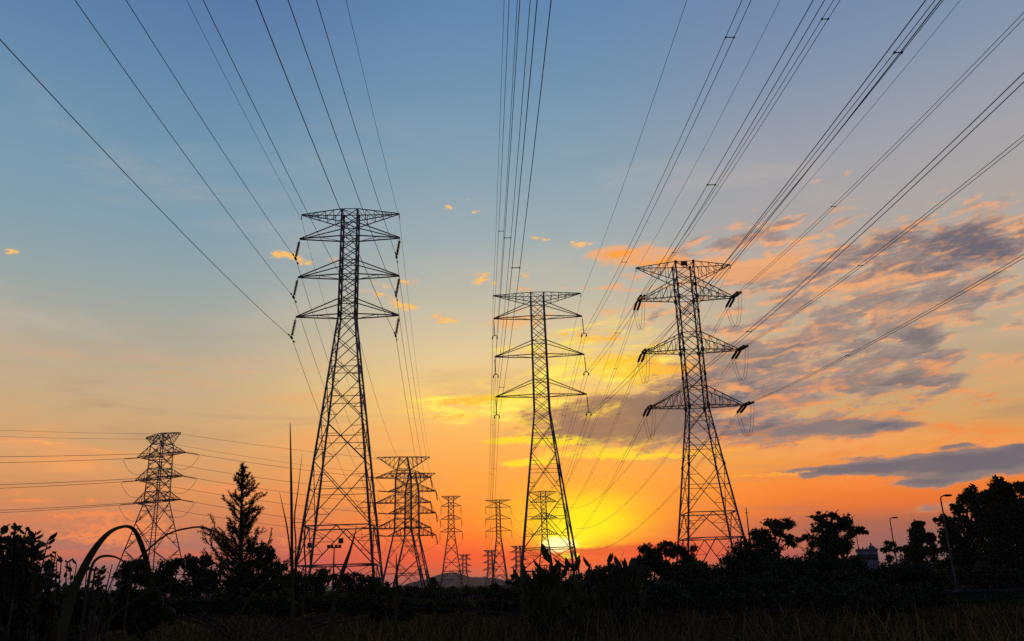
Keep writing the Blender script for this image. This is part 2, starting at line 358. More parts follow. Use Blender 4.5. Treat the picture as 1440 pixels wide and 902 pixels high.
def material(name, c1, c2, scale=3.0, rough=0.7, metal=0.0, translucent=0.0, bump=0.0, detail=4, spec=0.05, island=False):
    m = bpy.data.materials.new(name); m.use_nodes = True; t = m.node_tree
    b = t.nodes['Principled BSDF']; b.inputs['Roughness'].default_value = rough; b.inputs['Metallic'].default_value = metal
    tcn = t.nodes.new('ShaderNodeTexCoord'); no = t.nodes.new('ShaderNodeTexNoise'); no.inputs['Scale'].default_value = scale; no.inputs['Detail'].default_value = detail
    t.links.new(tcn.outputs['Object'], no.inputs['Vector'])
    r = t.nodes.new('ShaderNodeValToRGB'); r.color_ramp.elements[0].position = 0.32; r.color_ramp.elements[1].position = 0.68
    r.color_ramp.elements[0].color = (*c1, 1); r.color_ramp.elements[1].color = (*c2, 1)
    fac = no.outputs['Fac']
    if island:
        ge = t.nodes.new('ShaderNodeNewGeometry'); ma = t.nodes.new('ShaderNodeMath'); ma.operation = 'MULTIPLY_ADD'; ma.inputs[1].default_value = .55; ma.inputs[2].default_value = -.27
        t.links.new(ge.outputs['Random Per Island'], ma.inputs[0]); mb = t.nodes.new('ShaderNodeMath'); mb.operation = 'ADD'
        t.links.new(ma.outputs[0], mb.inputs[0]); t.links.new(fac, mb.inputs[1]); fac = mb.outputs[0]
    t.links.new(fac, r.inputs['Fac']); t.links.new(r.outputs['Color'], b.inputs['Base Color'])
    b.inputs['Specular IOR Level'].default_value = spec
    if bump:
        bn = t.nodes.new('ShaderNodeBump'); bn.inputs['Strength'].default_value = bump; t.links.new(no.outputs['Fac'], bn.inputs['Height']); t.links.new(bn.outputs['Normal'], b.inputs['Normal'])
    if translucent:
        tr = t.nodes.new('ShaderNodeBsdfTranslucent'); t.links.new(r.outputs['Color'], tr.inputs['Color'])
        mx = t.nodes.new('ShaderNodeMixShader'); mx.inputs[0].default_value = translucent
        t.links.new(b.outputs[0], mx.inputs[1]); t.links.new(tr.outputs[0], mx.inputs[2])
        t.links.new(mx.outputs[0], t.nodes['Material Output'].inputs['Surface'])
    return m


STEEL = material('weathered_galvanised_steel', (0.13, 0.125, 0.12), (0.2, 0.2, 0.2), 2.0, 0.75, 0.15)
CERAMIC = material('brown_glazed_porcelain', (0.05, 0.03, 0.025), (0.09, 0.055, 0.04), 4.0, 0.4)
ALU = material('weathered_aluminium_strand', (0.12, 0.12, 0.12), (0.18, 0.18, 0.18), 5.0, 0.7, 0.2)
LEAF1 = material('dark_green_leaves', (0.03, 0.045, 0.018), (0.06, 0.075, 0.03), 1.3, 0.7, 0, 0.12)
LEAF2 = material('olive_leaves', (0.04, 0.05, 0.02), (0.08, 0.085, 0.035), 1.7, 0.7, 0, 0.15)
LEAF3 = material('deep_green_needles', (0.022, 0.035, 0.015), (0.045, 0.06, 0.025), 2.0, 0.75, 0, 0.10)
BARK = material('grey_brown_bark', (0.06, 0.045, 0.035), (0.12, 0.095, 0.075), 6.0, 0.9, bump=0.4)
GRASS = material('dry_tall_grass', (0.018, 0.020, 0.008), (0.14, 0.105, 0.042), 0.9, 0.85, 0, 0.3, spec=0, island=True)
BLADE = material('broad_grass_blade', (0.028, 0.034, 0.012), (0.06, 0.055, 0.022), 3.0, 0.6, 0, 0.15)
SOIL = material('grassy_soil', (0.010, 0.012, 0.006), (0.024, 0.022, 0.012), 0.35, 1.0, bump=0.5, detail=8, spec=0)
ASPHALT = material('worn_asphalt', (0.035, 0.034, 0.033), (0.055, 0.052, 0.05), 1.5, 1.0, bump=0.1, spec=0)
CONC = material('pale_concrete', (0.16, 0.16, 0.16), (0.22, 0.22, 0.21), 1.0, 0.85)
HILLM = material('wooded_hill', (0.045, 0.05, 0.04), (0.07, 0.075, 0.055), 0.02, 1.0, detail=8, spec=0)
LAMPM = material('grey_painted_steel', (0.05, 0.05, 0.05), (0.08, 0.08, 0.08), 2.0, 0.7, 0.1)
GLASS = material('dark_window_glass', (0.03, 0.035, 0.04), (0.05, 0.055, 0.06), 1.0, 0.15)

# ------------------------------------------------------------------ ground, road, hills
g = MB()
R_ = [0, 3, 8, 16, 30, 55, 100, 180, 320, 600, 1200, 2500, 5000, 9000]; NS = 72
gv = []
for r in R_:
    for k in range(NS):
        w = 2 * PI * k / NS; gv.append((r * math.cos(w), r * math.sin(w), 0.0))
gf = [(i * NS + k, i * NS + (k + 1) % NS, (i + 1) * NS + (k + 1) % NS, (i + 1) * NS + k) for i in range(len(R_) - 1) for k in range(NS)]
gf = [(a, d, c, b) for a, b, c, d in gf]
g.add(gv, gf)
tag(g.build('ground', SOIL), kind='structure')

rd = MB(); Y0, Y1 = 64.0, 79.0
rd.add([(29, Y0, .004), (140, Y0 - 10, .004), (140, Y1 - 10, .004), (29, Y1, .004)], [(0, 1, 2, 3)])
tag(rd.build('road', ASPHALT), kind='structure')
kb = MB()
for y0, dy in ((Y0 - .2, .1), (Y1 + .2, .1)):
    kb.add([(29, y0 - dy, 0), (140, y0 - 10 - dy, 0), (140, y0 - 10 + dy, 0), (29, y0 + dy, 0), (29, y0 - dy, .14), (140, y0 - 10 - dy, .14), (140, y0 - 10 + dy, .14), (29, y0 + dy, .14)],
           [(0, 3, 2, 1), (4, 5, 6, 7), (0, 1, 5, 4), (1, 2, 6, 5), (2, 3, 7, 6), (3, 0, 4, 7)])
tag(kb.build('kerb', ASPHALT), kind='structure')


def hill(D, prof, depth, seed):     # ridge from photo profile (x, y) at distance D
    r = np.random.default_rng(seed); xs = np.arange(prof[0][0], prof[-1][0] + .1, 1.2)
    ys = np.interp(xs, [p[0] for p in prof], [p[1] for p in prof])
    rough = np.convolve(r.normal(0, 1, len(xs) + 8), np.ones(4) / 4, 'same')[4:-4] * 0.8
    vs = []
    for x, y, ro in zip(xs, ys, rough):
        p = at(x, y, D); h = max(p[2] + ro * D / FPX, 0.5); u = np.array([p[0], p[1], 0]); u /= np.linalg.norm(u)
        for k, (dd, hh) in enumerate(((-depth, 0), (-depth * .55, .45), (-depth * .25, .8), (0, 1), (depth * .5, .6), (depth, 0))):
            q_ = p + u * dd; vs.append((q_[0], q_[1], -1 if hh == 0 else h * hh))
    n = len(xs); fs = [(i * 6 + k, (i + 1) * 6 + k, (i + 1) * 6 + k + 1, i * 6 + k + 1) for i in range(n - 1) for k in range(5)]
    m = MB(); m.add(vs, fs); return tag(m.build('hill', HILLM, smooth=True), kind='structure')


hill(2900, [(555, 826), (585, 818), (605, 813), (622, 806), (640, 805), (655, 810), (668, 812), (690, 812), (712, 817), (745, 821), (800, 820), (850, 819)], 500, 3)
hill(4200, [(1100, 812), (1180, 803), (1230, 800), (1300, 800), (1380, 797), (1460, 797)], 500, 4)
hill(4500, [(-20, 838), (100, 832), (220, 830), (330, 826), (430, 824), (520, 826), (575, 825)], 500, 5)


# ------------------------------------------------------------------ pylons
def cat_pts(A, B, c, n=24):             # hanging wire: parabola of curvature c between two points
    A = np.asarray(A, float); B = np.asarray(B, float); L = math.hypot(*(B - A)[:2])
    k = (B[2] - A[2]) / L - c * L; s = np.linspace(0, L, n)
    return np.array([[A[0] + (B[0] - A[0]) * t / L, A[1] + (B[1] - A[1]) * t / L, A[2] + k * t + c * t * t] for t in s])


def insulator(mb, p, q, r, discs, sides=8):
    p = np.asarray(p, float); q = np.asarray(q, float); pts = []; rr = []
    for i in range(discs):
        t0 = (i + .15) / discs
        for dt, k in ((0, .3), (.15, 1.0), (.5, .95), (.62, .3)):
            pts.append(p + (q - p) * (t0 + dt / discs)); rr.append(r * k)
    mb.tube([p] + pts + [q], [r * .25] + rr + [r * .25], sides)


def pylon(loc, yaw, label, prof, nodes, arms, earth, kind, wf=1.0, web=False, group='steel lattice pylons of the power lines', gusset=False, kbot=2, box=0.0, strings=None, peak=None):
    """prof [(z, half width)], nodes = panel heights from the top down, arms [(tip z, upper chord z, half span)],
    earth = (top z, tip z, low chord z, half span); strings: 'I' single discs, 'Y' twin clamps, None"""
    root = tag(empty('lattice_pylon', loc, yaw), label, 'pylon', group)
    zs = [p[0] for p in prof][::-1]; hs = [p[1] for p in prof][::-1]
    hw = lambda z: float(np.interp(z, zs, hs))
    C = lambda z, sx, sy: np.array([sx * hw(z), sy * hw(z), z])
    ztop = prof[0][0]
    for sx, sy in ((-1, -1), (1, -1), (1, 1), (-1, 1)):
        m = MB()
        for a, b in zip(zs[:-1], zs[1:]):
            w0, w1 = (.23 if a < zs[1] else .18) * wf, .165 * wf
            m.bar(C(a, sx, sy), C(b, sx, sy), w0, w1)
        m.build('leg', STEEL, root)
    br = MB(); bw, rw = .09 * wf, .062 * wf
    faces = [((-1, -1), (1, -1)), ((1, -1), (1, 1)), ((1, 1), (-1, 1)), ((-1, 1), (-1, -1))]
    npan = len(nodes) - 1
    for i in range(npan):
        z1, z0 = nodes[i], nodes[i + 1]; H = z1 - z0; K = i >= npan - kbot
        for a, b in faces:
            A1, B1, A0, B0 = C(z1, *a), C(z1, *b), C(z0, *a), C(z0, *b); big = H > 3.0
            if K:
                mid = (A1 + B1) / 2
                br.bar(A1, B1, bw * 1.5); br.bar(mid, A0, bw * 1.25); br.bar(mid, B0, bw * 1.25)
                for f in (.33, .66):
                    for L1, L0 in ((A1, A0), (B1, B0)):
                        d = mid + (L0 - mid) * f; l = L1 + (L0 - L1) * f
                        br.bar(d, l, rw)
                        l2 = L1 + (L0 - L1) * (f - .33); br.bar(d, l2, rw)
            else:
                br.bar(A1, B0, bw); br.bar(B1, A0, bw)
                if big:
                    t = hw(z1) / (hw(z1) + hw(z0)); zc = z1 - H * t
                    br.bar(C(zc, *a), C(zc, *b), rw * 1.2)
                    for L1, L0, o1, o0 in ((A1, A0, B1, B0), (B1, B0, A1, A0)):
                        dn = o1 + (L0 - o1) * (.5 + t / 2 + .03); up = L1 + (o0 - L1) * (t * .5)
                        zl = lambda z: L1 + (L0 - L1) * ((z1 - z) / H)
                        br.bar(dn, zl(dn[2]), rw); br.bar(up, zl(up[2]), rw)
                        br.bar(dn, zl((dn[2] + zc) / 2 + .0), rw * .9)
            if gusset and not K and i % 2 == 0:
                for p_ in (A1, B1): br.box(p_, .16 * wf, .16 * wf, .26 * wf)
    for z in [ztop] + [a[0] for a in arms] + [a[1] for a in arms]:
        for a, b in faces: br.bar(C(z, *a), C(z, *b), bw)
        br.bar(C(z, -1, -1), C(z, 1, 1), rw)
    if kbot:
        for a, b in faces:                # plan ring at the lowest horizontals
            br.bar((C(nodes[-2], *a) + C(nodes[-2], *b)) / 2, (C(nodes[-2], *b) + C(nodes[-2], -a[0], -a[1])) / 2, rw)
    br.build('bracing', STEEL, root)
    cw = .13 * wf
    for zt, zu, hsn in arms:
        for sx in (-1, 1):
            m = MB(); tip = np.array([sx * hsn, 0, zt])
            for sy in (-1, 1):
                lo, up = C(zt, sx, sy), C(zu, sx, sy)
                tp = tip + np.array([0, sy * (box or .12), 0])
                m.bar(lo, tp, cw); m.bar(up, tp, cw * .9)
                if web:
                    n = web
                    for k in range(1, n):
                        f0, f1 = k / n, (k + 1) / n
                        a0 = lo + (tp - lo) * f0; u0 = up + (tp - up) * f0
                        m.bar(a0, u0, rw)
                        pu = up + (tp - up) * ((k - 1) / n)
                        m.bar(a0, pu, rw)
            n = max(2, web or 2)
            for k in range(1, n):          # plan bracing between the two lower chords
                f = k / n; a0 = C(zt, sx, -1) * (1 - f) + (tip - np.array([0, box or .12, 0])) * f; b0 = C(zt, sx, 1) * (1 - f) + (tip + np.array([0, box or .12, 0])) * f
                m.bar(a0, b0, rw); f2 = (k - 1) / n
                m.bar(a0, C(zt, sx, 1) * (1 - f2) + (tip + np.array([0, box or .12, 0])) * f2, rw)
            if box: m.bar(tip - np.array([0, box, 0]), tip + np.array([0, box, 0]), cw)
            if gusset: m.box(tip, .3 * wf, .32 * wf, .16 * wf); m.box((C(zt, sx, -1)), .22, .2, .3); m.box((C(zt, sx, 1)), .22, .2, .3)
            m.build('cross_arm', STEEL, root)
    zt_, ztip, zlow, hsn = earth
    for sx in (-1, 1):
        m = MB()
        for sy in (-1, 1):
            tp = np.array([sx * hsn, sy * .1, ztip]); up, lo = C(zt_, sx, sy), C(zlow, sx, sy)
            m.bar(up, tp, cw * .8); m.bar(lo, tp, cw * .8)
            for k in range(1, 5):
                f = k / 5; u0 = up + (tp - up) * f; l0 = lo + (tp - lo) * f; m.bar(u0, l0, rw)
                m.bar(l0, up + (tp - up) * ((k - 1) / 5), rw)
        m.bar((sx * hsn, 0, ztip), (sx * hsn, 0, ztip - .7), .09 * wf)
        m.build('earth_wire_arm', STEEL, root)
    return root


def w2l(root_loc, yaw, p):       # pylon-local to world
    c, s = math.cos(yaw), math.sin(yaw)
    return np.array([root_loc[0] + p[0] * c - p[1] * s, root_loc[1] + p[0] * s + p[1] * c, p[2] + root_loc[2]])


def ladder(z_hi, z_lo, n):
    return list(np.linspace(z_hi, z_lo, n + 1))


def hang_insulator(root, tip, end, r, discs, twin):
    m = MB(); tip = np.asarray(tip, float); end = np.asarray(end, float)
    d = (end - tip); a = tip + d * .12; b = tip + d * .9
    m.bar(tip, a, .06); insulator(m, a, b, r, discs)
    o = m.build('insulator_string', CERAMIC, root)
    k = MB()
    if twin:
        pts = [end + np.array([.42 * math.cos(w), 0, .30 * math.sin(w)]) for w in np.linspace(-.35, PI + .35, 9)]
        k.tube(pts, .07, 5); k.tube([b, end + np.array([0, 0, .3])], .06, 5)
        for sx in (-1, 1): k.box(end + np.array([sx * .40, 0, -.18]), .10, .35, .10)
    else:
        k.tube([b, end], .07, 5); k.box(end, .12, .42, .10)
    k.build('wire_clamp', STEEL, o)
    if not twin:
        for s in (-1, 1):
            dm = MB(); dm.box(end + np.array([0, s * 1.5, -.08]), .07, .28, .07); dm.build('vibration_damper', STEEL, o)


# --- large left pylon
L1, Y1_ = np.array([-21.15, 101.88, 0]), rad(3)
Z1 = [46.1, 40.7, 35.25]
T1 = pylon(L1, Y1_, 'tallest steel pylon left of centre with single strings of insulator discs under three arm pairs',
           [(49.95, 1.02), (35.0, 1.05), (0, 4.75)], ladder(49.9, 35.0, 10) + [32.4, 29.7, 26.3, 21.8, 16.3, 8.8, 4.4, 0.0],
           [(Z1[0], 48.0, 6.6), (Z1[1], 42.65, 6.58), (Z1[2], 37.35, 6.6)], (49.95, 49.6, 48.15, 6.5), 'I')
CL1 = {}
for i, z in enumerate(Z1):
    for sx in (-1, 1):
        e = np.array([sx * 6.6 - .42, 0, z - 2.75]); hang_insulator(T1, (sx * 6.6, 0, z - .1), e, .19, 11, False); CL1[(i, sx)] = w2l(L1, Y1_, e)
for sx in (-1, 1): CL1[('e', sx)] = w2l(L1, Y1_, np.array([sx * 6.5, 0, 48.9]))
CL1['f'] = w2l(L1, Y1_, np.array([-.3, -1.05, 39.3]))
m = MB(); m.box((.6, -4.05, 7.0), .28, .03, .3); m.build('warning_plate', LAMPM, T1)
m = MB(); m.box((-2.9, -4.1, 6.6), .25, .03, .28); m.build('warning_plate', LAMPM, T1)
for sx in (-1, 1):
    for sy in (-1, 1):
        m = MB(); m.bar((sx * 3.7, sy * 3.75, 9.2), (sx * 5.1, sy * 3.75, 9.2), .06); m.build('anti_climbing_bar', STEEL, T1)

# --- middle pylon
L2, Y2_ = np.array([4.52, 137.84, 0]), rad(1)
Z2 = [45.7, 38.82, 31.85]
P2 = dict(prof=[(50, 1.12), (29.1, 1.28), (0, 4.75)], nodes=ladder(49.9, 45.7, 2) + ladder(45.7, 29.1, 8)[1:] + [26.9, 22.1, 15.3, 6.9, 3.5, 0.0],
          arms=[(Z2[0], 48.3, 7.72), (Z2[1], 41.3, 7.7), (Z2[2], 34.45, 7.72)], earth=(50, 49.95, 48.3, 7.7), kind='Y', kbot=2)


def susp_twin(loc, yaw, label, wf=1.0):
    T = pylon(loc, yaw, label, wf=wf, **P2); cl = {}
    for i, z in enumerate(Z2):
        for sx in (-1, 1):
            e = np.array([sx * 7.7 + .12, 0, z - 3.35]); hang_insulator(T, (sx * 7.7, 0, z - .1), e, .11 * wf, 14, True); cl[(i, sx)] = w2l(loc, yaw, e)
    for sx in (-1, 1): cl[('e', sx)] = w2l(loc, yaw, np.array([sx * 7.7, 0, 49.2]))
    return T, cl


T2, CL2 = susp_twin(L2, Y2_, 'slender steel pylon in the middle standing directly in front of the glowing sunset')

# --- right-hand tension pylon
L3, Y3_ = np.array([27.85, 125.63, 0]), rad(0)
Z3 = [44.1, 35.4, 26.65]


def tension_big(loc, yaw, label, wf=1.0, gusset=True):
    return pylon(loc, yaw, label, [(50, 1.42), (26.4, 1.45), (0, 4.85)], ladder(49.9, 44.1, 3) + ladder(44.1, 26.4, 7)[1:] + [22.6, 17.6, 10.7, 7.1, 0.0],
                 [(Z3[0], 47.3, 7.5), (Z3[1], 38.2, 7.5), (Z3[2], 29.6, 7.35)], (50, 49.66, 46.8, 7.6), 'T', wf=wf, web=5, gusset=gusset, kbot=2, box=.35)


T3 = tension_big(L3, Y3_, 'heavy steel pylon on the right with braced arms, dark gusset plates and hanging jumper loops')
m = MB(); m.box((-.1, -1.5, 49.55), .5, .12, .3); m.build('control_box', LAMPM, T3)


def strain(root, loc, yaw, tip_l, tow, length, twin, wf=1.0, r=.17):
    """strain insulator pair from an arm tip towards a world point; returns the wire start in world coordinates"""
    tipw = w2l(loc, yaw, np.asarray(tip_l, float)); d = np.asarray(tow, float) - tipw; d /= np.linalg.norm(d)
    end = tipw + d * length; side = np.cross(d, (0, 0, 1.0)); side /= np.linalg.norm(side)
    c, s = math.cos(-yaw), math.sin(-yaw)
    tl = lambda p: np.array([(p[0] - loc[0]) * c - (p[1] - loc[1]) * s, (p[0] - loc[0]) * s + (p[1] - loc[1]) * c, p[2] - loc[2]])
    m = MB(); offs = (-.28, .28) if twin else (0,)
    for o_ in offs:
        a = tl(tipw + side * o_ + d * .3); b = tl(tipw + side * o_ + d * (length - .4))
        m.bar(tl(tipw), a, .07 * wf); insulator(m, a, b, r * wf, 12); m.bar(b, tl(end + side * o_), .06 * wf)
    m.build('insulator_string', CERAMIC, root)
    return end, side, tl


def jumper(root, tl, p, q, drop, twin, side, r=.03, lat=None):
    m = MB()
    for o_ in ((-.22, .22) if twin else (0,)):
        pts = []
        for t in np.linspace(0, 1, 17):
            x = p * (1 - t) + q * t; z = 1 - abs(2 * t - 1) ** 2.4
            pts.append(tl(x + side * o_ + np.array([0, 0, -drop * z])))
        m.tube(pts, r, 5)
    m.build('jumper_loop', ALU, root)


# ------------------------------------------------------------------ conductors
CW = 5e-4                               # curvature of a wire per metre
ALLW = 'wires of the power lines'


def exit_point(A, az, px, py, smax=205.0):
    """the wire runs in the vertical plane through A at azimuth az and is seen leaving the picture at (px,py)"""
    d = np.array([math.sin(az), math.cos(az), 0]); n = np.array([d[1], -d[0], 0]); r = ray(px, py); o = np.array([0, 0, CZ])
    q_ = o + r * (((A - o) @ n) / (r @ n)); s = (q_ - A) @ d; k = (q_[2] - A[2]) / s - CW * s
    return d, k, smax


def wire_pts_dir(A, d, k, smax, n=36):
    s = np.linspace(0, smax, n); return np.array([A + d * t + np.array([0, 0, k * t + CW * t * t]) for t in s])


def single_wire(paths, label, r, name='overhead_wire', cat='wire'):
    m = MB()
    for p in paths: m.tube(p, r, 5)
    return tag(m.build(name, ALU), label, cat, ALLW)


def bundle(paths, label, r=.025, sep=.40, spacing=46.0, phase=10.0):
    """twin conductors with spacers: one thing, two conductor parts and the spacer parts"""
    root = tag(empty('twin_wire_bundle', paths[0][0]), label, 'wires', ALLW); o0 = np.asarray(paths[0][0], float)
    full = [np.asarray(p, float) - o0 for p in paths]
    for sgn in (-.5, .5):
        m = MB()
        for p in full:
            t = p[-1] - p[0]; side = np.cross(t, (0, 0, 1.0)); side /= np.linalg.norm(side)
            m.tube(p + side * sep * sgn, r, 5)
        m.build('conductor', ALU, root)
    for p in full:
        t = p[-1] - p[0]; side = np.cross(t, (0, 0, 1.0)); side /= np.linalg.norm(side)
        L = np.concatenate([[0], np.cumsum(np.linalg.norm(np.diff(p, axis=0), axis=1))]); s = phase
        while s < L[-1] - 4:
            c = np.array([np.interp(s, L, p[:, k]) for k in range(3)]); m = MB()
            m.bar(c - side * sep * .5, c + side * sep * .5, .05)
            for q_ in (-1, 1): m.box(c + side * sep * .5 * q_, .045, .10, .045)
            m.build('spacer', STEEL, root); s += spacing
    return root


ORD = ['top', 'middle', 'lowest']
# --- far pylons first (their positions end the back spans)
L5, Y5_ = np.array([-35.0, 258.3, 0]), rad(10)
Z5 = [33.9, 26.3, 18.75]


def tension_squat(loc, yaw, label, wf):
    return pylon(loc, yaw, label, [(40.2, 1.15), (33.9, 2.35), (18.4, 2.5), (0, 6.6)], [40.1, 37, 33.9, 30, 26.3, 22.5, 18.4, 9.5, 0],
                 [(Z5[0], 36.4, 8.45), (Z5[1], 29.0, 8.4), (Z5[2], 21.6, 8.4)], (40.2, 40.2, 36.2, 8.1), 'T', wf=wf, web=4, kbot=0, box=.8)


T5 = tension_squat(L5, Y5_, 'squat wide pylon right of the tallest one, the left and nearer of an overlapping pair', 1.5)
L6, Y6_ = at(579, 800, 300.0), rad(10); L6[2] = 0
T6 = tension_squat(L6, Y6_, 'squat wide pylon mostly hidden behind its nearer twin, arms peeking out to the right', 1.6)
L4, Y4_ = at(221, 700, 251.7), rad(-27); L4[2] = 0
Z4 = [39.0, 32.6, 26.3]
T4 = pylon(L4, Y4_, 'far left pylon seen corner-on above the arched grass blade', [(45, .9), (41.4, 2.1), (26.0, 2.3), (0, 7.6)],
           [44.8, 41.4, 39, 35.8, 32.6, 29.4, 26, 20.5, 13.5, 7, 0], [(Z4[0], 42.0, 8.5), (Z4[1], 35.2, 8.3), (Z4[2], 28.9, 8.1)], (45, 44.6, 42.0, 6.8), 'T', wf=1.45, web=4, kbot=1, box=1.0)
L7, Y7_ = at(635, 800, 478.9), rad(4); L7[2] = 0
Z7 = [44.45, 37.35, 30.4]
T7 = pylon(L7, Y7_, 'small distant pylon standing alone between the squat pair and the hazy hill', [(49.95, 1.35), (30.0, 1.75), (0, 6.2)],
           ladder(49.9, 30.0, 7) + [24.5, 17.5, 9.5, 5, 0], [(Z7[0], 46.4, 5.6), (Z7[1], 39.3, 5.9), (Z7[2], 32.4, 6.25)], (49.95, 49.95, 47.6, 5.4), 'I', wf=1.9)
CL7 = {}
for i, z in enumerate(Z7):
    hsn = (5.6, 5.9, 6.25)[i]
    for sx in (-1, 1):
        e = np.array([sx * hsn, 0, z - 4.3]); hang_insulator(T7, (sx * hsn, 0, z - .1), e, .26, 8, False); CL7[(i, sx)] = w2l(L7, Y7_, e)
L8, Y8_ = at(702.5, 800, 509), rad(6); L8[2] = 0
T8, CL8 = susp_twin(L8, Y8_, 'small distant pylon left of the middle pylon, twin wires dropping onto it', 1.9)
L9, Y9_ = at(768, 800, 467.7), rad(0); L9[2] = 0
T9 = tension_big(L9, Y9_, 'distant pylon seen through the legs of the middle pylon against the yellow glow', 1.8, False)
far = [(653.5, 1415, 'tiny pale pylon just right of the lone distant pylon, nearest the hazy hill', 50), (689.5, 1270, 'tiny pylon at the left foot of the V-topped distant pylon', 50), (729.5, 1157, 'tiny reddish pylon between the V-topped distant pylon and the middle pylon', 50)]
for px, D, lab, h in far:
    l_ = at(px, 800, D); l_[2] = 0
    pylon(l_, rad(12), lab, [(50, 2.2), (45, 3.0), (22, 3.4), (0, 7.5)], [49.8, 45, 39, 33, 27, 22, 11, 0],
          [(42, 46, 11), (32, 36, 11), (22, 26, 11)], (50, 50, 46, 10), 'T', wf=4.2, web=3, kbot=0, box=1.5)

# --- line of the tallest pylon: towards the camera and back to the squat pylon
AZ1 = rad(177.3)
ex1 = {(2, -1): (0, 56), (1, -1): (105, 0), (0, -1): (177, 0), ('e', -1): (262, 0), (2, 1): (360, 0), (1, 1): (405, 0), (0, 1): (445, 0), ('e', 1): (486.5, 0), 'f': (285.5, 0)}
for key, (px, py) in ex1.items():
    A = CL1[key]; d, k, sm = exit_point(A, AZ1, px, py); front = wire_pts_dir(A, d, k, sm)
    if key == 'f':
        B = w2l(L5, Y5_, np.array([-.8, 0, 38.5])); lab = 'thin cable fixed to the body of the tallest pylon midway up'; r = .028
    elif key[0] == 'e':
        B = w2l(L5, Y5_, np.array([key[1] * 8.1, 0, 39.6])); lab = 'thin earth wire over the %s top corner of the tallest pylon' % ('left' if key[1] < 0 else 'right'); r = .02
    else:
        i, sx = key; B = w2l(L5, Y5_, np.array([sx * 8.4, -3.0 * .9, Z5[i] - .5]))
        lab = 'single wire clamped under the %s %s arm of the tallest pylon' % (ORD[i], 'left' if sx < 0 else 'right'); r = .029
    single_wire([front, cat_pts(A, B, CW)], lab, r)

# --- line of the middle pylon: twin bundles
AZ2 = rad(177.35)
ex2 = {(0, -1): (721.5, 0), (1, -1): (738, 0), (2, -1): (764.5, 0), (0, 1): (1048, 0), (1, 1): (1148.5, 0), (2, 1): (1307, 0), ('e', -1): (709, 0), ('e', 1): (966, 0)}
for j, (key, (px, py)) in enumerate(ex2.items()):
    A = CL2[key]; d, k, sm = exit_point(A, AZ2, px, py); front = wire_pts_dir(A, d, k, sm); B = CL8[key]
    if key[0] == 'e':
        single_wire([front, cat_pts(A, B, CW * .9)], 'faint earth wire over the %s top corner of the middle pylon' % ('left' if key[1] < 0 else 'right'), .022)
    else:
        i, sx = key
        A2 = A + np.array([0, 0, -.2])
        bundle([wire_pts_dir(A2, d, k, sm), cat_pts(A2, B - np.array([0, 0, .2]), CW * .9)], 'twin wires clamped under the %s %s arm of the middle pylon' % (ORD[i], 'left' if sx < 0 else 'right'),
               r=.025, sep=.62, phase=(46, 17, 30, 41, 33, 22)[j % 6], spacing=46)

# --- line of the heavy right pylon: strain strings, front and back bundles, jumpers
AZ3 = rad(178.0)
ex3 = {(0, -1): (1177, 0), (1, -1): (1321, 0), (2, -1): (1440, 109), (0, 1): (1440, 22), (1, 1): (1440, 194), (2, 1): (1440, 360.5)}
for j, (key, (px, py)) in enumerate(ex3.items()):
    i, sx = key; hsn = (7.5, 7.5, 7.35)[i]; tl_ = np.array([sx * hsn, 0, Z3[i]]); tipw = w2l(L3, Y3_, tl_)
    d, k, sm = exit_point(tipw, AZ3, px, py)
    e1, sd, tl = strain(T3, L3, Y3_, tl_ + np.array([0, -.35, 0]), tipw + d * 10 + np.array([0, 0, k * 10]), 3.4, True, r=.20)
    fr = wire_pts_dir(tipw, d, k, sm); s0 = 3.7 / sm; fr = np.array([tipw + d * t + np.array([0, 0, k * t + CW * t * t]) for t in np.linspace(3.6, sm, 36)])
    B = w2l(L9, Y9_, np.array([sx * hsn, -3.5, Z3[i] - .4])); bp_ = cat_pts(tipw, B, CW)
    e2, sd2, tl = strain(T3, L3, Y3_, tl_ + np.array([0, .35, 0]), bp_[1], 3.4, True, r=.20)
    bk = cat_pts(e2, B, CW, 36)
    jumper(T3, tl, e1, e2, 4.3, True, sd, .026)
    w_ = 'left' if sx < 0 else 'right'
    bundle([fr], 'twin wires rising overhead from the %s %s arm of the heavy right pylon' % (ORD[i], w_), sep=.45, phase=(22, 30, 47, 36, 40, 34)[j], spacing=50)
    bundle([bk], 'twin wires sagging sunwards from the %s %s arm of the heavy right pylon' % (ORD[i], w_), sep=.45, phase=24, spacing=44)
for sx, (px, py) in ((-1, (1097, 0)), (1, (1351, 0))):
    A = w2l(L3, Y3_, np.array([sx * 7.6, 0, 49.2])); d, k, sm = exit_point(A, AZ3, px, py)
    B = w2l(L9, Y9_, np.array([sx * 7.6, 0, 49.2]))
    single_wire([wire_pts_dir(A, d, k, sm), cat_pts(A, B, CW)], 'faint earth wire over the %s top corner of the heavy right pylon' % ('left' if sx < 0 else 'right'), .02)

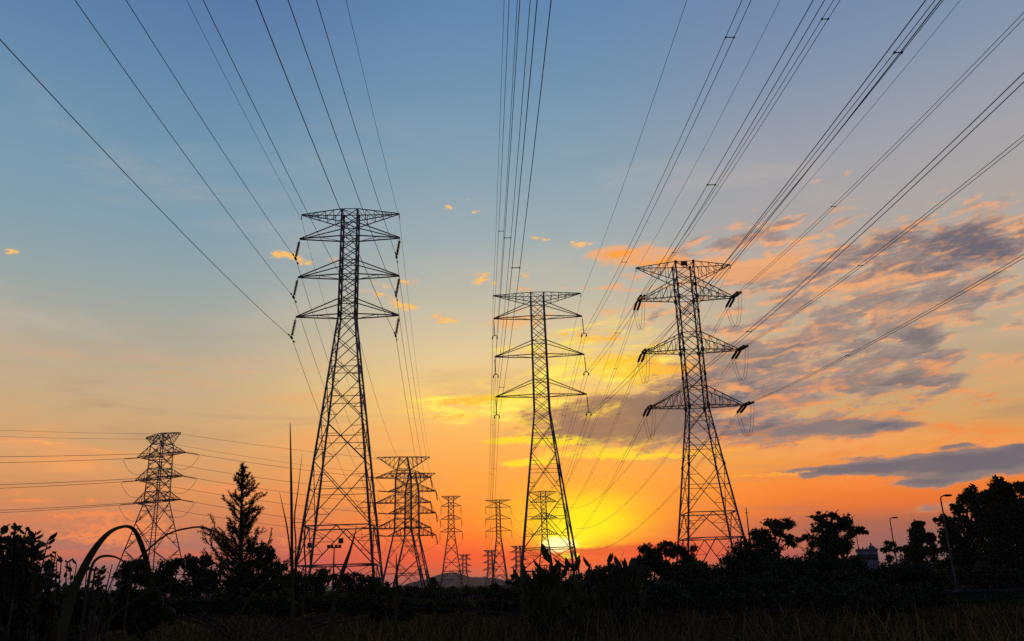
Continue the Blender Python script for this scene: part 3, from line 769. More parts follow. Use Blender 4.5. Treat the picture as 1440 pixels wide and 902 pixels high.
# --- far left pylon: wires to the left edge and across to the squat pair
azl = rad(252)
for i in range(3):
    for sx in (-1, 1):
        tl_ = np.array([sx * (8.5, 8.3, 8.1)[i], 0, Z4[i]]); tipw = w2l(L4, Y4_, tl_)
        py = ((651, 687, 721.5) if sx < 0 else (642.5, 682, 718))[i]
        d, k, sm = exit_point(tipw, azl, -2, py)
        e1, sd, tl = strain(T4, L4, Y4_, tl_, tipw + d * 10 + np.array([0, 0, k * 10]), 4.5, False, 1.3)
        far_l, far_y, Ld = (L6, Y6_, 'hidden squat pylon') if sx < 0 else (L5, Y5_, 'nearer squat pylon')
        tt = T6 if sx < 0 else T5
        btip = np.array([-8.4, -.8 * 0, Z5[i]]); bw_ = w2l(far_l, far_y, btip)
        cur = cat_pts(tipw, bw_, CW * 1.2)
        e2, sd2, tl = strain(T4, L4, Y4_, tl_, cur[1], 4.5, False, 1.3)
        e3, sd3, tl3 = strain(tt, far_l, far_y, btip, cur[-2], 4.5, False, 1.3)
        jumper(T4, tl, e1, e2, 4.2, False, sd, .05)
        jumper(tt, tl3, e3, w2l(far_l, far_y, btip + np.array([0, 3.5, -1.0])), 5.0, False, sd3, .05)
        nm = 'far' if sx > 0 else 'near'
        fr = np.array([tipw + d * t + np.array([0, 0, k * t + CW * t * t]) for t in np.linspace(4.6, 190, 24)])
        w_ = 'left' if sx < 0 else 'right'
        single_wire([fr], 'wire from the %s %s arm of the far left pylon to the left edge' % (ORD[i], w_), .06)
        single_wire([cat_pts(e2, e3, CW * 1.2)], 'wire from the %s %s arm of the far left pylon to the %s' % (ORD[i], w_, Ld), .05)
for sx in (-1, 1):
    A = w2l(L4, Y4_, np.array([sx * 6.8, 0, 44.2])); d, k, sm = exit_point(A, azl, -2, 614 if sx < 0 else 605)
    fl, fy = (L6, Y6_) if sx < 0 else (L5, Y5_)
    B = w2l(fl, fy, np.array([-8.1, 0, 39.8]))
    single_wire([wire_pts_dir(A, d, k, 190), cat_pts(A, B, CW)], 'thin earth wire over the %s top corner of the far left pylon' % ('left' if sx < 0 else 'right'), .035)
# short hanging strings on the right arm ends of the squat pair
for T_, L_, y_ in ((T5, L5, Y5_), (T6, L6, Y6_)):
    for i in range(3):
        m = MB(); insulator(m, (8.4, 0, Z5[i] - .2), (8.9, 0, Z5[i] - 3.2), .28, 7); m.build('insulator_string', CERAMIC, T_)
# onward wires from the squat pylon to the lone distant pylon
for i in range(3):
    for sx in (-1, 1):
        A = w2l(L5, Y5_, np.array([sx * 8.4, .8, Z5[i]])); B = CL7[(i, sx)]
        single_wire([cat_pts(A, B, CW * 1.1)], 'faint wire from the %s %s arm of the nearer squat pylon to its right' % (ORD[i], 'left' if sx < 0 else 'right'), .05)


# ------------------------------------------------------------------ street furniture and building
def street_lamp(px, py_head, D, label, lamp_side=1):
    top = at(px, py_head, D); h = top[2]; b = top.copy(); b[2] = 0
    r = tag(empty('street_lamp', b), label, 'street lamp', 'street lamps along the road')
    m = MB(); m.tube([(0, 0, 0), (0, 0, .9), (0, 0, .92), (0, 0, h - .25)], [.11, .11, .08, .055], 8); m.box((0, 0, .04), .2, .2, .05); m.build('pole', LAMPM, r)
    m = MB(); m.tube([(0, 0, h - .3), (.03, 0, h - .12), (.12, 0, h - .02), (.32, 0, h + .03)], .05, 6); m.build('lamp_arm', LAMPM, r)
    m = MB(); n = 8
    prof = [(.25, .05, .03), (.34, .13, .07), (.55, .17, .10), (.8, .15, .08), (.95, .05, .03)]
    vs = []; fs = []
    for x, w, t in prof:
        for k in range(n):
            a = 2 * PI * k / n; vs.append((x * 1.0, w * math.cos(a), h + .04 + t * math.sin(a)))
    for i in range(len(prof) - 1):
        for k in range(n): fs.append((i * n + k, i * n + (k + 1) % n, (i + 1) * n + (k + 1) % n, (i + 1) * n + k))
    m.add(vs, fs); m.build('lamp_head', LAMPM, r, True)
    return r


street_lamp(1322, 698, 74, 'street lamp in front of the big tree at the right edge, larger of the lamps')
street_lamp(1251, 729, 103, 'smaller street lamp above the little flat-topped tree, against open sky')
street_lamp(1204, 750, 135, 'street lamp whose pole shows under the spreading tree beside the pale building')

top = at(470, 770, 330); h = top[2]; b = top.copy(); b[2] = 0
fm = tag(empty('floodlight_mast', b), 'slim floodlight mast seen between the legs of the tallest pylon', 'light mast')
m = MB(); m.tube([(0, 0, 0), (0, 0, h)], [.4, .22], 8); m.build('pole', LAMPM, fm)
m = MB(); m.box((0, 0, h - .1), 2.6, .25, .22); m.build('crossbar', LAMPM, fm)
for x in (-2.1, -.8, .8, 2.1):
    m = MB(); m.box((x, -.2, h + .55), .5, .35, .42); m.build('floodlight', LAMPM, fm)
b = at(1049, 714, 190); h = b[2]; b[2] = 0
fm = tag(empty('radio_mast', b), 'thin bare mast rising behind the trees right of the heavy pylon', 'mast')
m = MB(); m.tube([(0, 0, 0), (0, 0, h * .6), (0, 0, h)], [.22, .16, .10], 6); m.build('pole', LAMPM, fm)
m = MB(); m.bar((-.5, 0, h * .93), (.5, 0, h * .93), .08); m.build('antenna', LAMPM, fm)

pb = at(1219, 780, 185); b0 = at(1205, 773, 185); b1 = at(1233, 773, 185); bh = b0[2]; hwid = np.linalg.norm((b1 - b0)[:2]) / 2
bl = tag(empty('flat_roofed_building', (pb[0], pb[1], 0), rad(-20)), 'pale flat-roofed building between the spreading tree and the small street lamp', 'building')
m = MB(); m.box((0, 0, bh / 2 - .2), hwid, 5, bh / 2 - .2); m.build('wall', CONC, bl)
m = MB(); m.box((0, 0, bh - .22), hwid + .15, 5.15, .18)
for k in range(5): m.box((-hwid + .4 + k * (2 * hwid - .8) / 4, -5.1, bh + .1), .12, .1, .14)
m.build('roof', CONC, bl)
for k in range(3):
    m = MB(); m.box((-hwid * .6 + k * hwid * .6, -5.02, bh - 1.6), .5, .04, .5); m.build('window', GLASS, bl)
m = MB(); m.tube([(hwid * .55, 0, bh - .1), (hwid * .55, 0, bh + 1.2)], .18, 6); m.box((hwid * .55, 0, bh + .3), .5, .4, .3); m.build('roof_tank', CONC, bl)


# ------------------------------------------------------------------ vegetation
def leaf_quads(c, L, W, r, up=0.0):
    n = len(c); d = r.normal(0, 1, (n, 3)); d[:, 2] += up; d /= np.linalg.norm(d, axis=1)[:, None]
    a = np.cross(d, r.normal(0, 1, (n, 3))); a /= np.linalg.norm(a, axis=1)[:, None] + 1e-9
    sz = r.uniform(.6, 1.3, (n, 1)); l = d * L * sz; w = a * W * sz * .5
    cu = np.cross(d, a) * (L * .12)
    return np.stack([c - l * .5, c + w + cu, c + l * .5, c - w + cu], 1)


def crown_points(clumps, L, W, cover, r, shell=.55):
    pts = []
    for (x, y, z, rx, ry, rz) in clumps:
        n = int(cover * PI * rx * rz / (L * W * .5)) + 12
        v = r.normal(0, 1, (n, 3)); v /= np.linalg.norm(v, axis=1)[:, None]
        rad_ = r.uniform(0, 1, (n, 1)) ** shell
        rad_ *= 1 + .22 * np.sin(v[:, :1] * 5 + x) * np.cos(v[:, 2:] * 6 + z)
        pts.append(np.array([x, y, z]) + v * rad_ * np.array([rx, ry, rz]))
    return np.concatenate(pts)


def tree(D, clumps, label, cat='tree', group='trees and bushes along the field', leaf=.22, mat=None, cover=3.4, name='broadleaf_tree', trunk_px=None, sub=7, trunk_r=.12, up=0.2, seed=1, aspect=.5, twigs=0):
    """clumps in photo pixels (x, y, half width, half height) at distance D; given real depth and size"""
    r = np.random.default_rng(seed); s = D / FPX / math.cos(rad(17)) * 1.0
    cx = trunk_px if trunk_px else np.mean([c[0] for c in clumps]); base = at(cx, 815, D); base[2] = 0
    root = tag(empty(name, base), label, cat, group)
    cl = []; main = []
    for (x, y, rx, ry) in clumps:
        p = at(x, y, D) - base; R = rx * s * .95; Rz = ry * s * .95; p[1] += r.uniform(-.5, .5) * R
        main.append((p, R, Rz))
        for k in range(sub):
            v = r.normal(0, 1, 3); v /= np.linalg.norm(v); f = r.uniform(.45, .85)
            q_ = p + v * np.array([R, R, Rz]) * f; t = r.uniform(.25, .48)
            if q_[2] < .1: continue
            cl.append((*q_, R * t, R * t, max(Rz * t, .05)))
        cl.append((*p, R * .62, R * .62, Rz * .62))
    pts = crown_points(cl, leaf, leaf * aspect, cover, r); pts = pts[pts[:, 2] > .02]
    m = MB(); m.quads(leaf_quads(pts, leaf, leaf * aspect, r, up)); m.build('crown', mat or LEAF1, root)
    top = max(p[2] for p, _, _ in main); lead = max(main, key=lambda t: t[0][2])[0]
    m = MB(); fork = np.array([lead[0] * .25, lead[1] * .25, top * .38])
    m.tube([(0, 0, -.1), (0.03, 0, top * .2), fork], [trunk_r * 1.3, trunk_r, trunk_r * .8], 8)
    for p, R, Rz in main:
        mid = fork * .5 + p * .5 + np.array([0, 0, .1 * top]) * (1 if p[2] > fork[2] else -.3)
        m.tube([fork, mid, p], [trunk_r * .6, trunk_r * .35, trunk_r * .12], 5)
        for _ in range(twigs):
            v = r.normal(0, 1, 3); v[2] = abs(v[2]) + .3; v /= np.linalg.norm(v)
            m.tube([p, p + v * np.array([R, R, Rz]) * .7, p + v * np.array([R, R, Rz]) * r.uniform(1.15, 1.6)], [trunk_r * .2, trunk_r * .14, trunk_r * .08], 4)
    m.build('trunk', BARK, root)
    return root


def bush(D, prof, label, seed, leaf=.16, mat=None, name='bush', cover=3.2, aspect=.5, up=.2, base_y=835, step=None):
    """a bush or thicket whose upper outline follows photo pixels (x, y)"""
    r = np.random.default_rng(seed); xs = [p[0] for p in prof]; ys = [p[1] for p in prof]; wpx = max(xs) - min(xs); cl = []
    x = min(xs)
    while x <= max(xs):
        yt = float(np.interp(x, xs, ys)) + r.uniform(-5, 4); hh = max(base_y - yt, 8); rx = step or max(9, min(26, hh * .55))
        ry = min(rx * r.uniform(.8, 1.15), hh * .6)
        cl.append((x, yt + ry, rx * 1.05, ry))
        yy = yt + ry * 2.1
        while yy < base_y:
            cl.append((x + r.uniform(-4, 4), yy, rx * 1.15, ry)); yy += ry * 1.35
        x += rx * 1.1
    return tree(D, cl, label, 'bush', leaf=leaf, mat=mat, cover=cover, name=name, sub=5, trunk_r=.05, seed=seed, aspect=aspect, up=up)


# big trees behind the road at the right edge
tree(92, [(1358, 699, 17, 18), (1347, 716, 12, 10), (1368, 714, 16, 14), (1324, 733, 10, 8), (1340, 738, 16, 13), (1333, 756, 16, 14), (1362, 742, 26, 18), (1345, 775, 24, 20), (1372, 775, 30, 26), (1352, 803, 38, 20), (1330, 800, 16, 16), (1385, 805, 34, 20)],
     'tall dark tree with lobed crown and sky gaps behind the larger street lamp', leaf=.38, seed=11, cover=3.6, trunk_r=.3, name='broadleaf_tree', trunk_px=1365)
tree(88, [(1400, 688, 20, 18), (1384, 706, 13, 14), (1392, 722, 22, 20), (1419, 690, 12, 10), (1425, 712, 30, 28), (1443, 694, 16, 15), (1440, 740, 44, 44), (1402, 744, 26, 28), (1425, 785, 50, 40), (1462, 720, 28, 32)],
     'dense dark tree filling the right edge of the picture', leaf=.40, seed=12, cover=4.6, trunk_r=.3, trunk_px=1430)
tree(95, [(1294, 748, 13, 14), (1283, 762, 11, 12), (1305, 758, 12, 12), (1280, 780, 14, 14), (1308, 778, 14, 16), (1294, 776, 18, 16), (1294, 798, 30, 18), (1298, 736, 7, 6)], 'rounded dark tree between the two street lamps', leaf=.36, seed=13, cover=3.4, trunk_r=.2)
tree(100, [(1252, 767, 12, 6), (1246, 774, 9, 5), (1262, 773, 9, 6), (1252, 786, 8, 5)], 'little flat-topped tree under the smaller street lamp', leaf=.3, seed=14, cover=2.6, trunk_r=.1, aspect=.5)
tree(58, [(1163, 741, 26, 20), (1150, 730, 12, 10), (1185, 737, 14, 12), (1200, 747, 16, 9), (1145, 758, 14, 14), (1168, 770, 30, 22), (1150, 790, 24, 22), (1185, 792, 26, 22), (1210, 748, 9, 7), (1172, 725, 10, 7)],
     'spreading tree with bare twigs above its crown left of the pale building', leaf=.24, seed=15, cover=2.7, trunk_r=.2, trunk_px=1165, twigs=3)
tree(62, [(1092, 744, 24, 12), (1075, 755, 22, 14), (1062, 752, 14, 12), (1105, 738, 16, 8), (1112, 760, 18, 10), (1085, 772, 34, 14), (1060, 785, 24, 20), (1100, 792, 34, 18), (1052, 765, 10, 12)],
     'umbrella-shaped tree with layered crown right of the heavy pylon', leaf=.25, seed=16, cover=2.9, trunk_r=.2, trunk_px=1082)
bush(56, [(1205, 800), (1225, 788), (1250, 790), (1275, 786), (1300, 792), (1325, 800)], 'low dark thicket in front of the pale building', 17, .2, base_y=828)
tree(66, [(912, 780, 17, 15), (930, 774, 18, 12), (948, 775, 18, 14), (902, 772, 8, 7), (940, 766, 8, 6), (968, 784, 16, 16), (925, 800, 34, 18), (955, 802, 30, 18), (900, 797, 14, 14)],
     'wide rounded tree at the left foot of the heavy pylon', leaf=.24, seed=18, cover=3.4, trunk_r=.15)
bush(48, [(960, 800), (980, 784), (1000, 786), (1018, 772), (1034, 753), (1052, 755), (1070, 776)], 'leafy thicket hiding the right foot of the heavy pylon', 19, .18, base_y=830)
bush(40, [(990, 815), (1040, 806), (1090, 803), (1140, 806), (1190, 800), (1230, 812)], 'broad low scrub in front of the umbrella-shaped tree', 20, .18, base_y=838)
bush(45, [(800, 806), (822, 797), (838, 790), (850, 797), (864, 790), (878, 792), (895, 787), (912, 794)], 'low bush right of the sun at the foot of the broad-leaved shrubs', 21, .2, base_y=832)
bush(34, [(690, 828), (720, 822), (750, 816), (790, 812), (830, 812), (870, 812), (910, 812), (950, 818)], 'long low thicket below the setting sun', 22, .16, base_y=846)

bush(80, [(1285, 806), (1310, 800), (1340, 796), (1370, 800), (1400, 796), (1430, 800), (1470, 798)], 'dark undergrowth under the big trees at the right edge, beside the road', 60, .3, base_y=822, cover=3.0)
bush(70, [(1215, 802), (1240, 794), (1270, 796), (1300, 798), (1325, 806), (1335, 815)], 'dark hedge-like scrub left of the road', 61, .24, base_y=826)
bush(52, [(1035, 790), (1065, 780), (1100, 784), (1130, 778), (1160, 776), (1195, 782), (1215, 798)], 'dense thicket filling the gap between the umbrella-shaped and spreading trees', 62, .2, base_y=832)
bush(30, [(900, 826), (960, 818), (1030, 816), (1100, 812), (1170, 814), (1240, 816), (1300, 826), (1330, 838)], 'long dark scrub at the edge of the dry grass on the right', 63, .15, base_y=850)
bush(26, [(1060, 836), (1120, 830), (1180, 826), (1240, 830), (1310, 840)], 'low tangle of scrub in the right half of the field', 64, .13, base_y=858, cover=2.8)
bush(70, [(520, 824), (560, 826), (600, 828), (640, 831), (690, 830), (740, 826), (780, 822)], 'dark weeds in the open field below the squat pylons', 65, .22, base_y=842)
# left side
bush(62, [(395, 804), (412, 798), (430, 801), (452, 794), (468, 802), (490, 806), (515, 806), (532, 812)], 'dark scrub around the feet of the tallest pylon', 23, .2, base_y=832)
bush(85, [(528, 812), (545, 816), (565, 824), (585, 821), (605, 823), (625, 828)], 'low scrub under the squat pair of pylons', 24, .26, base_y=836)
tree(150, [(608, 817, 7, 5), (612, 822, 9, 5), (603, 825, 6, 4)], 'tiny lone tree at the right foot of the squat pair', leaf=.45, seed=25, cover=2.4, trunk_r=.12)
tree(150, [(722, 812, 5, 5), (716, 818, 7, 6), (726, 822, 6, 6)], 'tiny sparse tree at the foot of the V-topped distant pylon', leaf=.42, seed=26, cover=2.2, trunk_r=.12)
bush(120, [(625, 829), (650, 830), (672, 826), (690, 822), (702, 824), (715, 826), (740, 826)], 'distant dark scrub below the hazy hill', 27, .35, base_y=838)
tree(50, [(272, 792, 13, 13), (288, 788, 12, 10), (268, 806, 16, 14), (290, 806, 18, 14)], 'round dark tree left of the conifer', leaf=.2, seed=28, cover=3.4, trunk_r=.1)
tree(52, [(240, 800, 12, 14), (252, 792, 8, 9), (236, 812, 16, 12)], 'round dark shrub tree below the far left pylon', leaf=.2, seed=29, cover=3.2, trunk_r=.1)
tree(44, [(186, 794, 14, 12), (200, 798, 16, 12), (174, 804, 14, 12), (205, 812, 22, 12), (180, 816, 22, 12)], 'rounded bushy tree framed by the arched grass blade', leaf=.19, seed=30, cover=3.4, trunk_r=.1)
tree(46, [(360, 776, 16, 16), (378, 780, 10, 16), (372, 796, 16, 14), (345, 796, 22, 14), (390, 802, 12, 10), (355, 812, 24, 12)], 'dense round tree hugging the right side of the conifer', leaf=.19, seed=31, cover=3.4, trunk_r=.12)
bush(38, [(215, 812), (250, 808), (290, 804), (330, 806), (370, 806), (405, 808), (430, 812)], 'long dark thicket below the conifer', 32, .16, base_y=838)


def leafy_shrub(D, stems, label, seed, leaf, mat=LEAF2, name='leafy_shrub', perstem=22, group='trees and bushes along the field', aspect=.42, root_px=None, upright=1.0):
    """upright shoots with separate pointed leaves: stems = (foot x, tip x, tip y) in photo pixels"""
    r = np.random.default_rng(seed); fx = root_px if root_px else np.mean([s[0] for s in stems]); base = at(fx, 815, D); base[2] = 0
    root = tag(empty(name, base), label, 'shrub', group); st = MB(); lf = MB()
    for x0, x1, y1 in stems:
        a = at(x0, 815, D) - base; a[2] = 0; a[1] += r.uniform(-.35, .35); b = at(x1, y1, D) - base; b[1] += r.uniform(-.3, .3)
        mid = a * .45 + b * .55; mid[:2] = a[:2] * .5 + b[:2] * .5
        pts = [a + (mid - a) * t for t in (0, .5)] + [mid, b]
        st.tube(pts, [.025, .02, .014, .005], 5)
        H = b[2]; axis = b - mid; axis /= np.linalg.norm(axis)
        for k in range(perstem):
            t = r.uniform(.25, 1) ** .8; p = (a + (mid - a) * (t / .55)) if t < .55 else (mid + (b - mid) * ((t - .55) / .45))
            w = r.uniform(0, 2 * PI); out = np.array([math.cos(w), math.sin(w), 0]); d = axis * r.uniform(.6, 1.2) * upright + out * r.uniform(.4, .9); d /= np.linalg.norm(d)
            s = np.cross(d, (0, 0, 1.0)); s /= np.linalg.norm(s) + 1e-9; n = np.cross(s, d); L = leaf * r.uniform(.6, 1.25); W = L * aspect
            tw = r.uniform(-.9, .9); s = s * math.cos(tw) + n * math.sin(tw)
            q0 = p; q1 = p + d * L * .35 - n * L * .05; q2 = p + d * L * .72 - n * L * .05; q3 = p + d * L
            lf.quads([[q0, q1 + s * W * .5, q1, q1 - s * W * .5], [q1 - s * W * .5, q1 + s * W * .5, q2 + s * W * .38, q2 - s * W * .38], [q2 - s * W * .38, q2 + s * W * .38, q3, q3]])
    st.build('stem', BARK, root); lf.build('foliage', mat, root)
    return root


r_ = np.random.default_rng(5)
leafy_shrub(9.5, [(x + r_.uniform(-12, 12), x, np.interp(x, [-25, 0, 12, 25, 42, 55, 66, 76], [742, 740, 738, 752, 738, 748, 785, 812]) + r_.uniform(0, 26)) for x in np.linspace(-25, 74, 40)],
            'bush of upright pointed leaves at the left edge', 41, .10, perstem=64, aspect=.58, upright=.5)
leafy_shrub(10.5, [(x + r_.uniform(-10, 10), x, np.interp(x, [84, 92, 104, 112, 125, 140, 152], [800, 786, 776, 788, 798, 790, 800]) + r_.uniform(0, 18)) for x in np.linspace(82, 155, 17)],
            'sparse small-leaved shrub between the left edge bush and the arched blade', 42, .085, perstem=22, aspect=.52, upright=.6)
bush(13, [(-30, 800), (20, 790), (55, 796), (80, 822), (120, 818), (160, 812), (200, 822), (240, 838)], 'dark tangle of scrub below the left edge bush', 43, .09, base_y=880)
leafy_shrub(15, [(x + r_.uniform(-6, 6), x, y) for x, y in ((738, 808), (746, 806), (756, 801), (766, 794), (775, 792), (785, 806), (800, 800), (806, 789), (812, 803), (760, 812), (748, 814), (790, 812), (772, 808))],
            'broad-leaved shrub in front of the middle pylon foot and the sun', 44, .36, perstem=12, aspect=.36, upright=1.2)
leafy_shrub(17, [(x + r_.uniform(-6, 6), x, y) for x, y in ((832, 797), (842, 806), (856, 793), (864, 798), (873, 786), (880, 784), (889, 797), (868, 806), (850, 808), (898, 806), (823, 808), (878, 800), (886, 806))],
            'broad-leaved shrub with upright tips right of the sun', 45, .30, perstem=14, aspect=.36, upright=1.2)
bush(22, [(560, 842), (620, 846), (690, 846), (740, 836), (800, 828), (860, 826), (920, 830), (980, 834), (1040, 828), (1120, 830), (1200, 834), (1290, 838)], 'wide dark scrub across the middle of the field', 46, .12, base_y=862, cover=2.6)
bush(20, [(200, 842), (260, 838), (330, 832), (400, 836), (470, 832), (540, 838), (580, 846)], 'dark scrub between the tall grass and the conifer', 47, .12, base_y=866, cover=2.6)


def conifer(D, px, ytop, ybase, wpx, label, seed):
    r = np.random.default_rng(seed); base = at(px, 815, D); base[2] = 0; top = at(px + 1, ytop, D) - base; H = top[2]; s = D / FPX
    root = tag(empty('conifer_tree', base), label, 'tree', 'trees and bushes along the field')
    tk = MB(); tk.tube([(0, 0, -.1), top * np.array([.4, .4, .5]), top * np.array([.8, .8, .8]), top * .97], [.16, .10, .05, .015], 7)
    nd_ = []
    for k in range(104):
        t = .05 + .93 * ((k + r.uniform(0, 1)) / 104) ** 1.15; z = H * t; w = r.uniform(0, 2 * PI)
        L = wpx * s * (1.02 - t) ** 1.0 * (.5 + .85 * r.uniform() ** 1.2) * (1 + .2 * math.sin(9 * t + w)) + .05; el_ = rad(r.uniform(15, 52))
        d = np.array([math.cos(w) * math.cos(el_), math.sin(w) * math.cos(el_), math.sin(el_)]); p0 = top * np.array([t, t, t])
        bow = r.uniform(.1, .3); curve = lambda f: p0 + d * L * f + np.array([0, 0, bow * L * f * f])
        tk.tube([curve(f) for f in (0, .35, .7, 1.0)], [.03, .022, .014, .005], 4)
        for f in np.linspace(.15, 1.0, int(3 + L * 7.5)):          # side sprays that sweep upwards
            c0 = curve(f); sd = np.cross(d, r.normal(0, 1, 3)); sd /= np.linalg.norm(sd) + 1e-9
            v0 = d * .75 + sd * .55 + np.array([0, 0, .35]); v0 /= np.linalg.norm(v0); ls = r.uniform(.18, .45) * (1.1 - .4 * f) * min(1, .25 + 1.5 * (1 - t))
            for g_ in np.linspace(0, 1, 7):
                c = c0 + v0 * ls * g_
                for _ in range(3):
                    v = v0 * .8 + r.normal(0, .4, 3); v /= np.linalg.norm(v); l = r.uniform(.06, .15)
                    a = np.cross(v, r.normal(0, 1, 3)); a /= np.linalg.norm(a) + 1e-9
                    nd_.append([c - a * .010, c + a * .010, c + v * l + a * .010, c + v * l - a * .010])
    for t in np.linspace(.80, 1, 60):
        for _ in range(4):
            v = r.normal(0, .5, 3) + np.array([0, 0, .9]); v /= np.linalg.norm(v); l = r.uniform(.08, .2); c = top * t
            a = np.cross(v, r.normal(0, 1, 3)); a /= np.linalg.norm(a); nd_.append([c - a * .010, c + a * .010, c + v * l + a * .012, c + v * l - a * .012])
    tk.build('trunk', BARK, root); m = MB(); m.quads(nd_); m.build('crown', LEAF3, root)
    return root


conifer(38, 340, 654, 830, 70, 'feathery conifer with pointed top left of the tallest pylon', 51)

# ------------------------------------------------------------------ grass
def blade(pts, w, name, label, cat='grass', fold=.25):
    pts = np.asarray(pts, float); o = pts[0].copy(); o[2] = max(0, o[2] - 0); P_ = pts - o; m = MB(); n = len(P_); ww = [w] * n if np.isscalar(w) else w
    vs = []; 
    for i in range(n):
        t = P_[min(i + 1, n - 1)] - P_[max(i - 1, 0)]; t /= np.linalg.norm(t) + 1e-9
        view = P_[i] + o - np.array([0, -.6, CZ]); s = np.cross(t, view); s /= np.linalg.norm(s) + 1e-9; nn = np.cross(s, t)
        vs += [P_[i] - s * ww[i] * .5 + nn * ww[i] * fold, P_[i], P_[i] + s * ww[i] * .5 + nn * ww[i] * fold]
    fs = [(i * 3 + k, i * 3 + k + 1, (i + 1) * 3 + k + 1, (i + 1) * 3 + k) for i in range(n - 1) for k in (0, 1)]
    m.add(vs, fs); ob = m.build(name, BLADE, None, True); ob.location = o
    return tag(ob, label, cat, 'tall grass blades close to the camera')


def spline(ctrl, n=28):
    c = np.asarray(ctrl, float); k = len(c); out = []
    for i in range(k - 1):
        p0, p1, p2, p3 = c[max(i - 1, 0)], c[i], c[i + 1], c[min(i + 2, k - 1)]
        for t in np.linspace(0, 1, n // (k - 1) + 1, endpoint=(i == k - 2)):
            out.append(.5 * ((2 * p1) + (-p0 + p2) * t + (2 * p0 - 5 * p1 + 4 * p2 - p3) * t * t + (-p0 + 3 * p1 - 3 * p2 + p3) * t ** 3))
    return np.array(out)


def px_blade(ctrl, D, wpx, label, tip=.15, dD=0.0, widths=None):
    q_ = spline(ctrl); n = len(q_); pts = [at(x, y, D + dD * i / n) for i, (x, y) in enumerate(q_)]
    f0 = at(ctrl[0][0], ctrl[0][1], D); foot = f0.copy(); foot[2] = 0; foot[0] -= .05
    pts = [foot, foot * .45 + f0 * .55] + pts
    s = D / FPX; f = np.linspace(0, 1, len(pts)); w = wpx * s * np.where(f < .55, 1, 1 - (1 - tip) * ((f - .55) / .45) ** 1.3)
    if widths: w = np.interp(f, np.linspace(0, 1, len(widths)), widths) * s
    return blade(pts, list(w), 'grass_blade', label)


px_blade([(88, 885), (104, 830), (126, 783), (150, 752), (172, 741), (188, 745), (200, 770), (212, 810), (222, 838)], 2.2, 11, 'broad grass blade bent in a high arch at lower left', .25, .4, [11, 11, 10.5, 10, 8.5, 6.5, 4.5, 4, 5, 7, 7, 5, 1.5])
px_blade([(185, 800), (205, 776), (235, 752), (265, 743), (290, 743), (325, 760), (365, 790), (395, 806)], 2.7, 2.4, 'thin grass blade in a low arch crossing in front of the far left pylon', .4, .3)
px_blade([(120, 850), (128, 800), (140, 784), (160, 783), (178, 792)], 2.6, 3.4, 'short curled grass blade inside the broad arched one', .4, .1)
px_blade([(414, 880), (411, 800), (410, 720), (409, 650), (408, 595)], 2.6, 3.6, 'tall upright grass stalk beside the conifer, highest of the stalks', .25)
px_blade([(412, 850), (416, 770), (414, 730), (419, 690), (425, 638)], 2.65, 1.9, 'slim side leaf leaning right of the highest grass stalk', .15)
px_blade([(410, 850), (409, 790), (404, 745), (398, 715), (393, 692)], 2.65, 1.9, 'slim side leaf leaning left of the highest grass stalk', .15)
px_blade([(462, 890), (470, 850), (480, 810), (492, 775), (502, 740)], 2.4, 6, 'pointed grass blade leaning in front of the tallest pylon base', .08)
px_blade([(556, 900), (557, 860), (558, 820), (557, 778)], 2.4, 4.5, 'upright grass blade in front of the left leg of the squat pylon', .1)
px_blade([(430, 800), (428, 770), (429, 740), (430, 722)], 3.5, 2, 'short thin grass tip at the left leg of the tallest pylon', .1)
px_blade([(145, 880), (180, 850), (215, 830), (250, 818), (300, 812)], 3.0, 3, 'pale grass blade sweeping right below the arched blade', .2)
px_blade([(330, 890), (345, 850), (370, 822), (395, 820), (425, 845)], 3.0, 3, 'curved grass blade in the dark below the highest stalk', .2)

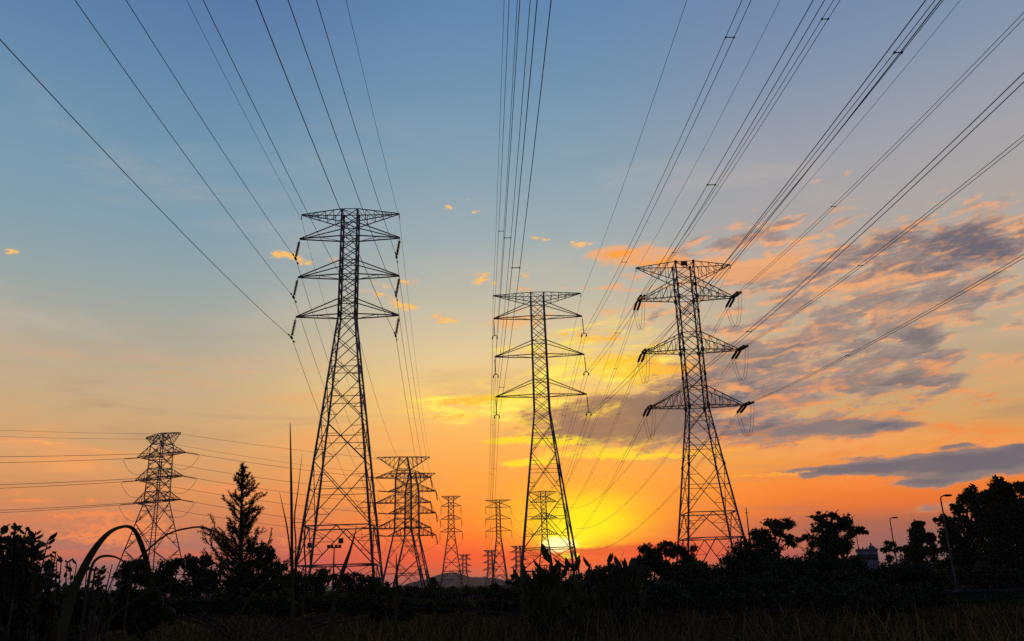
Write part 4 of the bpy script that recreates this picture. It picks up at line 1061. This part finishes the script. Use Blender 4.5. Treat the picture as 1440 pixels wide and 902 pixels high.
r = np.random.default_rng(99); NB = 52000
rr = 2.2 + 46 * r.uniform(0, 1, NB) ** 1.7; az_ = np.radians(r.uniform(-38, 38, NB))
keep = ~((rr > 40) & (az_ > rad(20))); rr = rr[keep]; az_ = az_[keep]; NB = len(rr)
gx, gy = rr * np.sin(az_), rr * np.cos(az_)
patch = .5 + .5 * np.sin(gx * .55 + 1.3 * np.sin(gy * .4)) * np.cos(gy * .33 + gx * .2)
h = r.uniform(.75, 1.35, NB) * (.75 + .4 * patch); h = np.where(rr < 4, np.minimum(h, 1.45), h); h = np.where((az_ > rad(22)) & (rr > 18), h * .45, h)
lw = .010 * (1 + rr / 9); la = r.uniform(0, 2 * PI, NB); ln = h * r.uniform(.08, .55, NB)
ldx, ldy = np.cos(la) * ln, np.sin(la) * ln; ta = r.uniform(0, PI, NB); tx, ty = np.cos(ta), np.sin(ta)
NN = 3400
r2 = 2.6 + 9.5 * r.uniform(0, 1, NN) ** 1.1; a2 = np.radians(r.uniform(-36, 34, NN))
gx[:NN], gy[:NN] = r2 * np.sin(a2), r2 * np.cos(a2); h[:NN] = np.minimum(r.uniform(1.25, 1.66, NN), 1.72 - r2 * .012 - r.uniform(0, .12, NN)); lw[:NN] = r.uniform(.007, .017, NN) * (.8 + r2 / 9); ln[:NN] = h[:NN] * r.uniform(.1, .75, NN)
ldx[:NN], ldy[:NN] = np.cos(la[:NN]) * ln[:NN], np.sin(la[:NN]) * ln[:NN]
rows = []
for f in (0, .3, .55, .75, .9, 1.0):
    bend = f ** 2.2; zz = h * (f - .5 * f ** 4 * (ln / h)); wv = lw * (1 - f) ** .6 * .5 + .0012
    cxp, cyp = gx + ldx * bend, gy + ldy * bend
    rows.append((np.stack([cxp - tx * wv, cyp - ty * wv, zz], 1), np.stack([cxp + tx * wv, cyp + ty * wv, zz], 1)))
m = MB()
for a, b_ in zip(rows[:-1], rows[1:]): m.quads(np.stack([a[0], a[1], b_[1], b_[0]], 1))
tag(m.build('grass', GRASS), 'tall dry grass covering the field in the foreground', 'grass', kind='stuff')

# ------------------------------------------------------------------ haze
hz = MB(); hz.box((0, 2500, 29.5), 4200, 3200, 31.5)
HM = bpy.data.materials.new('evening_haze'); HM.use_nodes = True; ht = HM.node_tree; ht.nodes.clear()
pv = ht.nodes.new('ShaderNodeVolumePrincipled'); pv.inputs['Color'].default_value = (0.86, 0.84, 0.88, 1); pv.inputs['Density'].default_value = 0.8e-4; pv.inputs['Anisotropy'].default_value = 0.3
ho = ht.nodes.new('ShaderNodeOutputMaterial'); ht.links.new(pv.outputs[0], ho.inputs['Volume'])
tag(hz.build('haze', HM), kind='stuff')
